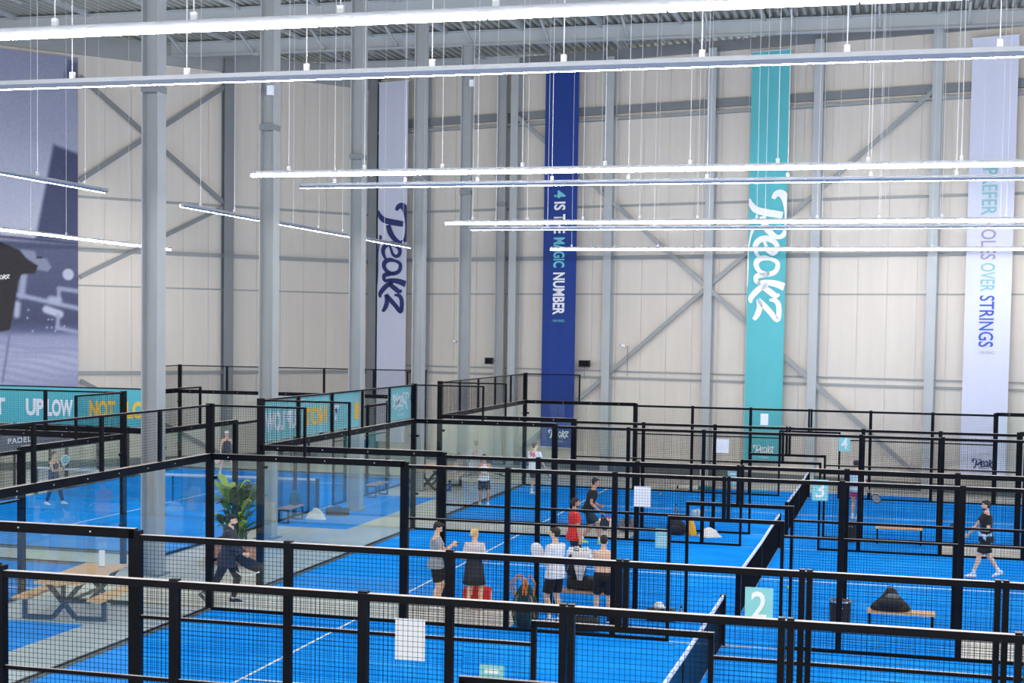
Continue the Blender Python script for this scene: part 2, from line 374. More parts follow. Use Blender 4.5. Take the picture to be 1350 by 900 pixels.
# ------------------------------------------------------------------ hanging banners
def banner(s0, s1, z0, z1, m, label):
    r = thing('hanging_banner', label, 'banner', wall_pt(s0, 0.42, 0), TR, group='long banners on the back wall')
    n = 10; w = s1-s0; mb = MB(); vs = []; rows = 24
    for i in range(rows+1):
        z = z0+(z1-z0)*i/rows
        for j in range(n+1):
            xx = w*j/n; vs.append((xx, 0.010*math.sin(j*1.7+i*.06)*(1-i/rows*.6), z))
    k = len(vs); vs += [(a, b+.006, c) for a, b, c in vs]
    fs = []
    for i in range(rows):
        for j in range(n):
            a = i*(n+1)+j; q = (a, a+1, a+n+2, a+n+1); fs.append(q); fs.append(tuple(k+t for t in reversed(q)))
    mb.add(vs, fs); obj('cloth', mb, m, r, smooth=True)
    obj('top_rod', MB().tube([(-.04, 0, z1), (w+.04, 0, z1)], .025, 8), 'cable', r)
    obj('bottom_rod', MB().tube([(-.02, 0, z0), (w+.02, 0, z0)], .02, 8), 'cable', r)
    return r
OFF = -0.022
def vlogo(r, m, ztop=10.8, zbot=6.2, w=1.5):
    obj('script_logo', logo_mb(lambda a, b: (b*w, OFF, ztop-(ztop-zbot)*a)), m, r)
def hlogo(r, m, x0, x1, z0, z1, y=OFF, name='small_logo', tagm=True):
    obj(name, logo_mb(lambda a, b: (x0+(x1-x0)*a, y, z0+(z1-z0)*b)), m, r)
    if tagm: put_text('PADEL', (x1-x0)*.45, (z1-z0)*.18, lambda x, z: (x0+(x1-x0)*.3+x, y, z0-(z1-z0)*.42+z), m, r, bold=.0, sp=1.6)
b1 = banner(0.67, 2.15, 0.7, 16.0, 'white_banner', 'long white banner with a navy script word, leftmost on the wall'); vlogo(b1, 'navy_ink', 10.8, 6.2, 1.48)
b2 = banner(8.68, 10.17, 0.85, 15.85, 'blue_banner', 'long dark blue banner about the magic number')
b3 = banner(17.32, 18.8, 0.72, 16.0, 'teal_long', 'long teal banner with a white script word'); vlogo(b3, 'white_ink', 10.8, 6.0, 1.48)
b4 = banner(25.3, 26.85, 0.65, 15.85, 'white_banner', 'long white banner about holes over strings, rightmost on the wall')
def vtext(r, s, z_top, z_bot, x0, x1, m, bold=.03):
    put_text(s, z_top-z_bot, x1-x0, lambda x, z: (x0+z, OFF, z_top-x), m, r, bold=bold)
vtext(b2, '4', 11.15, 10.85, .47, .98, 'teal_ink'); vtext(b2, 'IS', 10.7, 10.36, .47, .98, 'white_ink'); vtext(b2, 'THE', 10.2, 9.44, .47, .98, 'white_ink'); vtext(b2, 'MAGIC', 9.28, 8.08, .47, .98, 'teal_ink'); vtext(b2, 'NUMBER', 7.88, 6.19, .47, 1.0, 'white_ink', .03)
vtext(b4, 'PREFER', 11.36, 9.75, .47, .98, 'sage_ink', .01); vtext(b4, 'HOLES', 9.6, 8.22, .48, .99, 'mauve_ink', .01); vtext(b4, 'OVER', 8.1, 7.12, .5, .99, 'sage_ink', .01); vtext(b4, 'STRINGS', 6.98, 5.2, .5, 1.0, 'blue_ink', .01)
put_text('- FOR PEAKZ -', .62, .1, lambda x, z: (.44+x, OFF, 5.9+z), 'teal_ink', b2, bold=.01)
put_text('- FOR PEAKZ -', .6, .1, lambda x, z: (.5+x, OFF, 4.95+z), 'mauve_ink', b4, bold=0)
hlogo(b2, 'white_ink', .38, 1.28, 1.22, 1.56); hlogo(b3, 'white_ink', .4, 1.2, 1.04, 1.38); hlogo(b4, 'navy_ink', .42, 1.25, .97, 1.3)

# ------------------------------------------------------------------ big photographic poster on the left wall
def seg(p, a, b):
    ax, ay = a; bx, by = b; dx, dy = bx-ax, by-ay; t = np.clip(((p[0]-ax)*dx+(p[1]-ay)*dy)/(dx*dx+dy*dy), 0, 1)
    return np.hypot(p[0]-ax-t*dx, p[1]-ay-t*dy)
def poly(p, pts):
    ins = np.zeros(p[0].shape, bool); d = np.full(p[0].shape, 1e9); n = len(pts)
    for i in range(n):
        a, b = pts[i], pts[(i+1) % n]; d = np.minimum(d, seg(p, a, b))
        c = ((a[1] > p[1]) != (b[1] > p[1])) & (p[0] < (b[0]-a[0])*(p[1]-a[1])/((b[1]-a[1]) or 1e-9)+a[0]); ins ^= c
    return np.where(ins, -d, d)
def poster():
    s0, s1, z0, z1 = 0.9, 7.12, 3.1, 15.65; nx, nz = 130, 262
    ss = np.linspace(s0, s1, nx); zz = np.linspace(z0, z1, nz); Sg, Zg = np.meshgrid(ss, zz)
    u = (Sg-4.2)/2.92*103; v = 70+(15.65-Zg)/12.55*438; p = (u, v)
    col = np.zeros((nz, nx, 3))
    def grad(v, st):
        out = np.zeros(v.shape+(3,))
        for k in range(3): out[..., k] = np.interp(v, [q[0] for q in st], [q[1][k] for q in st])
        return out
    col[:] = grad(v, [(60, (132, 138, 165)), (160, (150, 154, 178)), (250, (168, 172, 194)), (312, (178, 181, 200)), (318, (82, 88, 118)), (420, (62, 68, 98)), (432, (84, 90, 126)), (440, (140, 145, 178)), (470, (170, 175, 202)), (512, (150, 154, 188))])
    def paint(sd, c, soft, a=1.0):
        w = np.clip(0.5-sd/soft, 0, 1)[..., None]*a; col[:] = col*(1-w)+np.array(c)*w
    rs = np.random.RandomState(3)
    paint(poly(p, [(70, 187), (104, 197), (104, 312), (46, 312)]), (62, 68, 100), 5)
    paint(poly(p, [(90, 74), (104, 76), (104, 104), (84, 98)]), (84, 90, 118), 5)
    paint(np.abs(v-(311+u*.04))-1.5, (52, 56, 84), 3)
    paint(seg(p, (31, 355), (27, 386))-4.5, (150, 156, 184), 5)
    paint(seg(p, (24, 386), (104, 402))-3, (150, 156, 184), 4)
    paint(seg(p, (22, 398), (21, 412))-4, (165, 170, 195), 5)
    paint(seg(p, (77, 396), (77, 378))-2.6, (140, 146, 174), 3); paint(seg(p, (77, 376), (104, 379))-3, (140, 146, 174), 3)
    paint(seg(p, (60, 404), (78, 410))-5, (180, 184, 204), 4); paint(seg(p, (66, 391), (76, 392))-5, (160, 166, 190), 5)
    paint(seg(p, (76, 412), (75, 428))-2.6, (150, 156, 184), 4); paint(seg(p, (75, 428), (104, 434))-2.6, (150, 156, 184), 4)
    for (x, y) in [(36, 405), (63, 417), (68, 417), (61, 428), (67, 428), (42, 433), (72, 432), (84, 426), (35, 416)]: paint(np.hypot(u-x, v-y)-1.0, (200, 204, 220), 1.4)
    for k in range(9): paint(np.abs(v-(448+k*8+u*.12+3*np.sin(u*.05+k)))-1, (118, 122, 160), 6, .5)
    paint(seg(p, (12, 436), (2, 500))-1, (100, 106, 140), 3)
    paint(poly(p, [(25, 326), (45, 328), (48, 337), (60, 337), (67, 348), (62, 354), (48, 352), (31, 338)]), (128, 134, 160), 3)
    paint(seg(p, (48, 336), (54, 336))-1, (24, 22, 30), 1.5)
    paint(poly(p, [(-90, 300), (0, 318), (25, 328), (34, 338), (49, 347), (45, 357), (27, 359), (23, 368), (17, 405), (12, 431), (0, 434), (-90, 440)]), (34, 30, 38), 2)
    paint(np.hypot(u-89.5, v-357)-7.6, (176, 180, 200), 2)
    col += rs.normal(0, 3.0, col.shape[:2])[..., None]
    col = np.clip(col, 0, 255)/255; lin = np.where(col <= .04045, col/12.92, ((col+.055)/1.055)**2.4)
    vs = [(float(a), -0.2, float(b)) for b in zz for a in ss]; fs = [(i*nx+j, i*nx+j+1, (i+1)*nx+j+1, (i+1)*nx+j) for i in range(nz-1) for j in range(nx-1)]
    me = MB().add(vs, fs).mesh('printed_face')
    at = me.color_attributes.new('print', 'FLOAT_COLOR', 'POINT'); at.data.foreach_set('color', np.concatenate([lin.reshape(-1, 3), np.ones((nx*nz, 1))], 1).ravel().astype(np.float32))
    m = bpy.data.materials.new('poster_print'); m.use_nodes = True; nt = m.node_tree; b = nt.nodes['Principled BSDF']; b.inputs['Roughness'].default_value = .7
    a = nt.nodes.new('ShaderNodeVertexColor'); a.layer_name = 'print'; nt.links.new(a.outputs[0], b.inputs['Base Color']); me.materials.append(m)
    r = thing('wall_poster', 'huge blue-grey photo poster of a player in black reaching for a ball', 'poster', wl.location, TL)
    obj('printed_face', me, parent=r); obj('frame', MB().box(s0, s1, -.19, -.12, z0, z1), 'paper', r)
    U = lambda a: 4.2+a/103*2.92
    Z = lambda v: 15.65-(v-70)/438*12.55
    obj('shirt_logo', logo_mb(lambda a, b: (U(-14+26*a), -.21, Z(368-7*b-a*2))), 'white_ink', r)
poster()

# ------------------------------------------------------------------ light strips
def strip(origin, rz, length, lit_side, label, grp, n_h, seglen=1.53):
    """runs along local +x; lit_side -1: diffuser looks toward local -y, +1 toward +y, and down"""
    r = thing('light_strip', label, 'light', origin, rz, grp)
    s = lit_side
    hous = MB(); prof = [(-.035*s, .05), (.04*s, .05), (.055*s, -.02), (.03*s, -.045), (-.035*s, .0)]
    if s < 0: prof = prof[::-1]
    hous.loft([[Vector((xx, y, z)) for y, z in prof] for xx in (0, length)]); obj('housing', hous, 'alu', r)
    d = MB(); k = int(length/seglen)
    for i in range(k):
        a, b = i*length/k+.012, (i+1)*length/k-.012
        q = [(.058*s, -.012), (.072*s, -.03), (.066*s, -.062), (.03*s, -.068), (.02*s, -.04)]
        if s > 0: q = [(.056, .018), (.074, .005), (.070, -.046), (.050, -.050), (.042, -.036)]
        if s < 0: q = q[::-1]
        d.loft([[Vector((xx, y, z)) for y, z in q] for xx in (a, b)])
    obj('diffuser', d, 'led', r)
    cab = MB().tube([(0, 0, .05), (0, 0, 16.62-origin[2])], .006, 5).box(-.03, .03, -.02, .02, .05, .13).mesh('hanger_cable', 'cable')
    for i in range(n_h): obj('hanger_cable', cab, parent=r, loc=((i+.5)*length/n_h, 0, 0))
    obj('end_cap', MB().box(-.012, 0, -.045, .045, -.05, .055), 'alu', r)
    return r
YF = {'F4': 0.0, 'N4': -10.0, 'F3': -12.361, 'N3': -22.361, 'F2': -24.693, 'N2': -34.693, 'F1': -37.4916}
G = 'light strips hung above the court sides'
for k, s, lab in (('F1', -1, 'thick bright light strip across the very top of the view'), ('N2', 1, 'long light strip with grey housing, second from the top'),
                  ('F2', -1, 'bright light strip third from the top, starting left of the white banner'), ('N3', 1, 'thin light strip just under the third bright one'),
                  ('F3', -1, 'bright light strip crossing the blue banner, fifth from the top'), ('N4', 1, 'thin light strip just under the fifth bright one'),
                  ('F4', -1, 'lowest and farthest bright strip, starting on the blue banner')):
    strip((0.85, YF[k], 8.45), 0, 18.3, s, lab, G, 12)
strip((-4.1, -18.0, 8.47), PI/2, 17.35, 1, 'thin slanting light strip ending at the white banner', G, 9)
strip((-4.1, -39.5, 8.48), PI/2, 18.0, 1, 'thin slanting light strip across the poster, left edge of the view', G, 10)
strip((-14.15, -18.2, 8.46), PI/2, 18.45, -1, 'bright slanting light strip ending just right of the nearest column', G, 9)

# ------------------------------------------------------------------ turf and lines
def court(x0, y0, x1, y1, long_x, label):
    r = thing('padel_court', label, 'court', ((x0+x1)/2, (y0+y1)/2, 0), group='blue padel courts')
    a, b = (x1-x0)/2, (y1-y0)/2
    a -= .075; b -= .075
    obj('turf', MB().box(-a, a, -b, b, 0.0, 0.012), 'turf', r)
    L = MB(); W2 = .025
    ln = []
    if long_x:
        ln = [(-6.95-W2, -6.95+W2, -b, b), (6.95-W2, 6.95+W2, -b, b), (-6.95, 6.95, -W2, W2)]
    else:
        ln = [(-a, a, -6.95-W2, -6.95+W2), (-a, a, 6.95-W2, 6.95+W2), (-W2, W2, -6.95, 6.95)]
    for q in ln: obj('white_line', MB().box(*q, 0.0125, 0.0155), 'white_line', r)
    return r
court(0, YF['N4'], 20, YF['F4'], True, 'farthest blue court against the back wall, marked four')
court(0, YF['N3'], 20, YF['F3'], True, 'middle blue court with the man in red, marked three')
court(0, YF['N2'], 20, YF['F2'], True, 'blue court in the foreground, marked two')
court(-14.1, -19.0, -4.1, 1.0, False, 'blue court left of the column row, in front of the teal wall banner')
court(-14.1, -40.8, -4.1, -20.8, False, 'blue court at the lower left, behind the picnic table')
def rug(x0, x1, y0, y1, label):
    tag(obj('turf_mat', MB().box(x0+(.06 if x0 == -4.1 else 0), x1, y0+.06*(x0 > 0), y1-.06*(x0 > 0), 0.0, 0.010), 'turf_mat'), label, 'mat', 'blue turf mats in the walkways')
rug(6.0, 14.05, YF['F2'], YF['N3'], 'blue turf mat in the gap between courts two and three')
rug(6.0, 14.05, YF['F3'], YF['N4'], 'blue turf mat in the gap between courts three and four')
rug(6.4, 14.0, YF['F4'], 1.6, 'blue turf mat behind the farthest court, at the back wall')
rug(-4.1, -1.7, -13.0, -4.9, 'blue turf mat in the aisle beside the far left court')
rug(-4.1, -1.5, -34.8, -26.8, 'blue turf mat in the aisle near the picnic table, lower left')

# ------------------------------------------------------------------ fences
def wires(w, z0, z1, step=0.05, t=0.0033):
    m = MB(); n = int(round(w/step)); h = t/2
    for i in range(n+1):
        x = w*i/n; m.add([(x-h, -h, z0), (x+h, -h, z0), (x+h, h, z0), (x-h, h, z0), (x-h, -h, z1), (x+h, -h, z1), (x+h, h, z1), (x-h, h, z1)], [(0,1,5,4),(1,2,6,5),(2,3,7,6),(3,0,4,7)])
    k = int(round((z1-z0)/step))
    for i in range(k+1):
        z = z0+(z1-z0)*i/k; m.add([(0, -h+t, z-h), (0, h+t, z-h), (0, h+t, z+h), (0, -h+t, z+h), (w, -h+t, z-h), (w, h+t, z-h), (w, h+t, z+h), (w, -h+t, z+h)], [(0,1,5,4),(1,2,6,5),(2,3,7,6),(3,0,4,7)])
    return m.mesh('wire_mesh', 'wire')
WM = {}
def wire_panel(par, x, w, z0, z1, y=0.0):
    k = (round(w, 3), round(z0, 3), round(z1, 3))
    if k not in WM: WM[k] = wires(w, z0, z1)
    return obj('mesh_panel', WM[k], parent=par, loc=(x, y, 0))
BX = {}
def beam(par, name, x0, x1, z0, z1, d=.05, m='black', y=0.0):
    k = (round(x1-x0, 3), round(z0, 3), round(z1, 3), d, m, name)
    if k not in BX: BX[k] = MB().box(0, x1-x0, -d/2, d/2, z0, z1).mesh(name, m)
    me = BX[k]
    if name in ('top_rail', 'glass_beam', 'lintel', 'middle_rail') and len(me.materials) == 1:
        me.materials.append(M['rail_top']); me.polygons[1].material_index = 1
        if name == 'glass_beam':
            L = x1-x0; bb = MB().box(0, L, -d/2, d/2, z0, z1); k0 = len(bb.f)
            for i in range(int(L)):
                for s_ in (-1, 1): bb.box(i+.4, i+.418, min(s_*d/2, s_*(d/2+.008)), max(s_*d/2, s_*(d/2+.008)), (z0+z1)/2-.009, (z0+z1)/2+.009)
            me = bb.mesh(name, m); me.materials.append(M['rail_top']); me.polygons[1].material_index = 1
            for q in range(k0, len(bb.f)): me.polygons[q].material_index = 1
            BX[k] = me
    return obj(name, me, parent=par, loc=(x0, y, 0))
def post(par, x, z0, z1, w=.1, d=.08, name='post', y=0.0): return beam(par, name, x-w/2, x+w/2, z0, z1, d, 'black', y)
def pane(par, x0, x1, z0=0.06, z1=2.95):
    k = ('g', round(x1-x0, 3), z0, z1)
    if k not in BX: BX[k] = MB().box(0.006, x1-x0-.006, -.006, .006, z0, z1).mesh('glass_pane', 'glass')
    return obj('glass_pane', BX[k], parent=par, loc=(x0, 0, 0))
def clamps(par, x, zs):
    for z in zs: beam(par, 'glass_clamp', x, x+.1, z-.03, z+.03, .06)
def side_fence(origin, rz, label, mirror=False, first=0, last=20, pairs=False):
    """20 m court side along local +x"""
    r = thing('court_fence', label, 'fence', origin, rz, 'long side fences of the courts')
    for e in (0, 1):
        if e == 1 and last < 20: continue
        if e == 0 and first > 0: continue
        f = (lambda v: v) if e == 0 else (lambda v: 20-v)
        a = lambda p, q: (min(f(p), f(q)), max(f(p), f(q)))
        post(r, f(0) + (.0 if e == 0 else 0), 0, 4.04, .14, .1, 'corner_post')
        for p, q in ((0.08, 2), (2, 3.93)): pane(r, *a(p, q))
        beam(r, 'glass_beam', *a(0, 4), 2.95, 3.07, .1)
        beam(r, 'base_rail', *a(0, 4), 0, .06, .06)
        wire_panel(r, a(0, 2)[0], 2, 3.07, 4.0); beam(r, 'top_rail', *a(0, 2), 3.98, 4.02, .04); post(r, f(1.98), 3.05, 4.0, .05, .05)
        post(r, f(4.0), 0, 3.05, .15, .1)
        clamps(r, f(0)+(.05 if e == 0 else -.15), (1.0, 2.6))
    for x in (6, 8): post(r, x, 0, 3.02, .095)
    for x in (12, 14) if not pairs else (): post(r, x, 0, 3.02, .1)
    for x in (12, 14) if pairs else (): post(r, x-.04, 0, 3.02, .062); post(r, x+.04, 0, 3.02, .062)
    post(r, 9.965, 2.25, 3.02, .062); post(r, 10.045, 2.25, 3.02, .062)
    post(r, 9.0, 0, 2.25, .06, .06, 'door_jamb'); post(r, 11.0, 0, 2.25, .06, .06, 'door_jamb')
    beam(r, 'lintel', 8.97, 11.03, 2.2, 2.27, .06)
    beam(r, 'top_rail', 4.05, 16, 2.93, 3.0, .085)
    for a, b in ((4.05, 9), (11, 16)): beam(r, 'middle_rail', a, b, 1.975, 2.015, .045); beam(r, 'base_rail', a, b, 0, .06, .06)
    for a, b in ((4, 6), (6, 8), (12, 14), (14, 16)): wire_panel(r, a, 2, .06, 2.96)
    wire_panel(r, 8, 1, .06, 2.96); wire_panel(r, 11, 1, .06, 2.96); wire_panel(r, 9, 2, 2.24, 2.96)
    return r
def end_fence(origin, rz, length, label, kerb=True):
    r = thing('end_wall', label, 'glass wall', origin, rz, 'glass end walls of the courts')
    n = int(round(length/2))
    for i in range(n):
        a, b = i*2, i*2+2
        if i == 0: a = .07
        if i == n-1: b -= .07
        pane(r, a, b); wire_panel(r, i*2, 2, 3.07, 4.0)
    for i in range(1, n): post(r, i*2, 3.05, 4.02, .08, .05)
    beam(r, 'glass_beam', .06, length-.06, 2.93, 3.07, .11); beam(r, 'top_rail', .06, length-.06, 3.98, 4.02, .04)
    if kerb: beam(r, 'base_rail', .06, length-.06, 0, .05, .12, 'kerb'); beam(r, 'seal', .06, length-.06, .05, .075, .05)
    return r
side_fence((0, YF['F4'], 0), 0, 'far long fence of court four, nearest the back wall')
side_fence((0, YF['N4'], 0), 0, 'near long fence of court four, carrying the sign with a 4')
side_fence((0, YF['F3'], 0), 0, 'far long fence of court three')
side_fence((0, YF['N3'], 0), 0, 'near long fence of court three, carrying the sign with a 3')
side_fence((0, YF['F2'], 0), 0, 'far long fence of court two, standing people just behind it')
side_fence((0, YF['N2'], 0), 0, 'near long fence of court two, carrying the sign with a 2', pairs=True)
side_fence((0, YF['F1'], 0), 0, 'closest fence, top rail lowest across the whole view', pairs=True)
e4 = end_fence((0, YF['N4'], 0), PI/2, 10, 'left glass end wall of court four')
e3 = end_fence((0, YF['N3'], 0), PI/2, 10, 'left glass end wall of court three with teal banners')
e2 = end_fence((0, YF['N2'], 0), PI/2, 10, 'left glass end wall of court two, beside the picnic table')
side_fence((-4.1, -19.0, 0), PI/2, 'long fence along the aisle on the far left court')
side_fence((-14.1, -19.0, 0), PI/2, 'outer long fence of the far left court, toward the left wall')
side_fence((-4.1, -40.8, 0), PI/2, 'long fence along the aisle on the near left court')
end_fence((-14.1, -19.0, 0), 0, 10, 'near glass end wall of the far left court, under the teal word banner')
end_fence((-14.1, 1.0, 0), 0, 10, 'far glass end wall of the far left court')
end_fence((-14.1, -20.8, 0), 0, 10, 'glass end wall of the near left court, lower left')

# ------------------------------------------------------------------ nets
def net(origin, rz, label):
    r = thing('court_net', label, 'net', origin, rz, 'nets across the courts')
    for y in (.12, 9.88):
        obj('net_post', MB().box(-.05, .05, y-.05, y+.05, .014, .93), 'black', r)
        obj('post_foot', MB().box(-.12, .12, y-.08, y+.08, .014, .03), 'steel_dark', r)
    zt = lambda y: .88+.04*abs(y-5)/5
    t = MB(); n = 20
    t.loft([[Vector((x, .17+9.66*i/n, zt(.17+9.66*i/n)+z)) for x, z in ((-.016, -.06), (.016, -.06), (.022, .0), (.012, .012), (-.012, .012), (-.022, 0))] for i in range(n+1)])
    obj('net_tape', t, 'net_tape', r)
    m = MB(); h = .0022; k = 215
    for i in range(k+1):
        y = .17+9.66*i/k; m.add([(-h, y-h, .04), (h, y-h, .04), (h, y+h, .04), (-h, y+h, .04), (-h, y-h, zt(y)-.05), (h, y-h, zt(y)-.05), (h, y+h, zt(y)-.05), (-h, y+h, zt(y)-.05)], [(0,1,5,4),(1,2,6,5),(2,3,7,6),(3,0,4,7)])
    for j in range(19):
        z = .05+j*.0435; m.add([(h, .17, z-h), (h, .17, z+h), (-h, .17, z+h), (-h, .17, z-h), (h, 9.83, z-h), (h, 9.83, z+h), (-h, 9.83, z+h), (-h, 9.83, z-h)], [(0,1,5,4),(1,2,6,5),(2,3,7,6),(3,0,4,7)])
    obj('netting', m, 'wire', r, kind='stuff')
    obj('centre_strap', MB().box(-.012, .012, 4.975, 5.025, .015, .87), 'black', r)
    obj('bottom_cord', MB().box(-.006, .006, .17, 9.83, .035, .05), 'steel_dark', r)
net((10, YF['N4'], 0), 0, 'net across court four, farthest of the three slanting nets')
net((10, YF['N3'], 0), 0, 'net across court three, its near post behind the number two sign')
net((10, YF['N2'], 0), 0, 'net across court two, rising from the bottom edge of the view')
net((-14.1, -9, 0), -PI/2, 'net across the far left court')
net((-14.1, -30.8, 0), -PI/2, 'net across the near left court')
# ------------------------------------------------------------------ signs and sheets on the fences
def sign(x, y, digit, label):
    r = thing('number_sign', label, 'sign', (x, y-.055, 2.4))
    obj('board', MB().box(0, .3, 0, .012, 0, .4), 'teal_sign', r)
    put_text(digit, .17, .3, lambda a, z: (.065+a, -.003, .06+z), 'white_ink', r, 'digit', bold=.015)
    obj('cable_tie', MB().box(.03, .05, .01, .03, .38, .4).box(.25, .27, .01, .03, .38, .4), 'black', r)
sign(11.36, YF['N2'], '2', 'pale teal sign with a white 2, the largest number sign')
sign(11.36, YF['N3'], '3', 'pale teal sign with a white 3')
sign(11.36, YF['N4'], '4', 'pale teal sign with a white 4, smallest number sign')
def sheet(x0, x1, z0, z1, y, m, label, grp):
    r = thing('paper_sheet', label, 'notice', (x0, y-.05, z0), group=grp)
    obj('sheet', MB().box(0, x1-x0, 0, .006, 0, z1-z0), m, r)
    if m == 'teal_sign':
        w = x1-x0
        obj('print_block', MB().add([(w*.2, -.002, .3), (w*.8, -.002, .3), (w*.8, -.002, .35), (w*.2, -.002, .35)], [(0, 1, 2, 3)]), 'white_ink', r)
        for k in range(5): obj('print_line', MB().add([(w*.15, -.002, .22-k*.04), (w*.85, -.002, .22-k*.04), (w*.85, -.002, .232-k*.04), (w*.15, -.002, .232-k*.04)], [(0, 1, 2, 3)]), 'white_ink', r)
g1 = 'white sheets on the fences'; g2 = 'teal notices on the fences'
sheet(7.36, 7.72, 1.72, 2.2, YF['N2'], 'paper', 'large white sheet on the near fence of court two', g1)
sheet(7.95, 8.28, 2.13, 2.53, YF['N3'], 'paper', 'white sheet on the near fence of court three', g1)
sheet(8.05, 8.4, 2.24, 2.62, YF['N4'], 'paper', 'white sheet on the near fence of court four, left of the teal banner', g1)
sheet(8.34, 8.6, 2.43, 2.82, YF['F4'], 'paper', 'small white sheet in front of the long teal banner', g1)
sheet(8.38, 8.67, 1.34, 1.74, YF['N2'], 'teal_sign', 'teal notice at the bottom edge of the view', g2)
sheet(8.38, 8.67, 1.34, 1.72, YF['N3'], 'teal_sign', 'teal notice beside the door opening of court three', g2)
sheet(8.38, 8.67, 1.34, 1.74, YF['N4'], 'teal_sign', 'teal notice beside the door opening of court four', g2)

# teal word banner on the far left court's end wall
r = thing('fence_banner', 'long teal banner with UP LOW in white and NOT LOB in yellow', 'banner', (0, -19.075, 0), group='banners on the fences')
obj('cloth', MB().box(-14.0, -4.2, 0, .012, 3.1, 3.99), 'teal_banner', r)
def ln(t, x0, x1, m, z0=3.29, z1=3.71): put_text(t, x1-x0, z1-z0, lambda a, z: (x0+a, -.004, z0+z), m, r, bold=.045)
ln('T', -8.62, -8.32, 'white_ink'); ln('UP', -7.74, -7.24, 'white_ink'); ln('LOW', -7.16, -6.44, 'white_ink'); ln('NOT', -6.0, -5.3, 'yellow_ink'); ln('LOB', -5.02, -4.3, 'yellow_ink')
# banners on the left end of court three, read from the aisle side, seen mirrored from the court
def both(t, y0, y1, z0, z1, m, r):
    for xx in (-.066, -.046):
        put_text(t, y1-y0, z1-z0, lambda a, z: (xx, y1-a, z0+z), m, r, bold=.045)
r = thing('fence_banner', 'teal banner seen from behind with mirrored white and yellow words', 'banner', (0, 0, 0), group='banners on the fences')
obj('cloth', MB().box(-.062, -.05, -22.25, -16.42, 3.1, 3.99), 'teal_sign', r)
both('UP LOW', -22.05, -20.4, 3.3, 3.72, 'white_ink', r); both('NOT', -19.93, -18.61, 3.3, 3.72, 'yellow_ink', r); both('T', -18.25, -17.8, 3.35, 3.7, 'white_ink', r); both('I', -16.8, -16.5, 3.3, 3.72, 'yellow_ink', r)
r = thing('fence_banner', 'small teal banner with a mirrored white script word', 'banner', (0, 0, 0), group='banners on the fences')
obj('cloth', MB().box(-.062, -.05, -14.34, -12.5, 3.1, 3.99), 'teal_sign', r)
for xx in (-.066, -.046):
    obj('script_logo', logo_mb(lambda a, b: (xx, -12.7-1.28*a, 3.36+.46*b)), 'white_ink', r)
    put_text('PADEL', .5, .07, lambda a, z: (xx, -13.1-a, 3.2+z), 'white_ink', r, bold=0, sp=1.5)
r = thing('fence_banner', 'dark navy windscreen with the word padel in white, left edge', 'banner', (-14.0, 0, 0), group='banners on the fences')
tint('navy_cloth', 36, 46, 84)
obj('cloth', MB().box(-.01, 0, -13, -5, 1.4, 2.36), 'navy_cloth', r)
put_text('PADEL', 1.25, .17, lambda a, z: (.004, -10.5+a, 1.76+z), 'white_ink', r, bold=.01, sp=1.1)

# ------------------------------------------------------------------ furniture
def picnic(loc, rz, label):
    r = thing('picnic_table', label, 'table', loc, rz, 'oak picnic tables in the aisle')
    pl = MB().box(-.085, .085, -1.15, 1.15, .72, .76).mesh('plank', 'wood')
    for i in range(5): obj('plank', pl, parent=r, loc=(-.36+.18*i, 0, 0))
    bp = MB().box(-.075, .075, -1.15, 1.15, .42, .46).mesh('bench_plank', 'wood')
    for s in (-1, 1):
        for k in (-.08, .08): obj('bench_plank', bp, parent=r, loc=(s*.74+k, 0, 0))
        f = MB()
        for y in (-.82, .82): pass
    for y in (-.82, .82):
        f = MB()
        for s in (-1, 1):
            for a, b in (((-.34*s, .70), (.22*s, .05)), ((.22*s, .04), (.78*s, .04)), ((.78*s, .0), (.78*s, .42))):
                f.bar((a[0], y, a[1]), (b[0], y, b[1]), .05, .09, (0, 1, 0)) if False else f.bar((a[0], y, a[1]), (b[0], y, b[1]), .09, .05, (0, 1, 0))
            f.box(min(.64*s, .9*s), max(.64*s, .9*s), y-.04, y+.04, .385, .42)
        f.box(-.4, .4, y-.04, y+.04, .685, .72)
        obj('leg_frame', f, 'navy_steel', r)
    obj('cross_bar', MB().box(-.03, .03, -.82, .82, .30, .35), 'navy_steel', r)
    return r
picnic((-2.19, -25.66, 0), math.radians(7), 'oak picnic table with black steel legs, near the lower left corner')
picnic((-2.75, -2.0, 0), math.radians(4), 'smaller looking oak picnic table far down the aisle, partly behind a black post')
r = thing('menu_holder', 'white upright menu holder on the near picnic table', 'holder', (-2.2, -24.95, .762), .3)
obj('card', MB().box(-.055, .055, -.01, .01, .02, .33), 'paper', r); obj('foot', MB().box(-.06, .06, -.04, .04, 0, .02), 'alu', r)

def bench(x, y, L, rz, label, m='wood'):
    r = thing('bench', label, 'bench', (x, y, 0), rz, 'slim benches beside the courts')
    for k in (-.09, .09): obj('seat_plank', MB().box(-L/2, L/2, k-.085, k+.085, .41, .45), m, r)
    for s in (-1, 1):
        o = MB(); xx = s*(L/2-.05); o.box(xx-.02, xx+.02, -.16, -.12, .012, .41).box(xx-.02, xx+.02, .12, .16, .012, .41).box(xx-.02, xx+.02, -.16, .16, .37, .41).box(xx-.02, xx+.02, -.16, .16, .012, .05)
        obj('leg', o, 'black', r)
    return r
tint('bench_brown', 176, 140, 122)
bench(13.05, -22.75, 1.22, 0, 'pale wooden bench with a black bag on it, right foreground')
bench(13.0, -10.5, 1.22, 0, 'empty pale wooden bench, right, near the man in black')
bench(7.0, -22.62, 1.3, 0, 'bench piled with black bags between the white shirt and bare back', 'bench_brown')
bench(7.45, -10.45, 1.2, 0, 'bench behind the door of court three holding a bottle', 'bench_brown')
bench(-3.75, -12.1, 1.1, PI/2, 'reddish bench in the aisle by the third grey column', 'bench_brown')
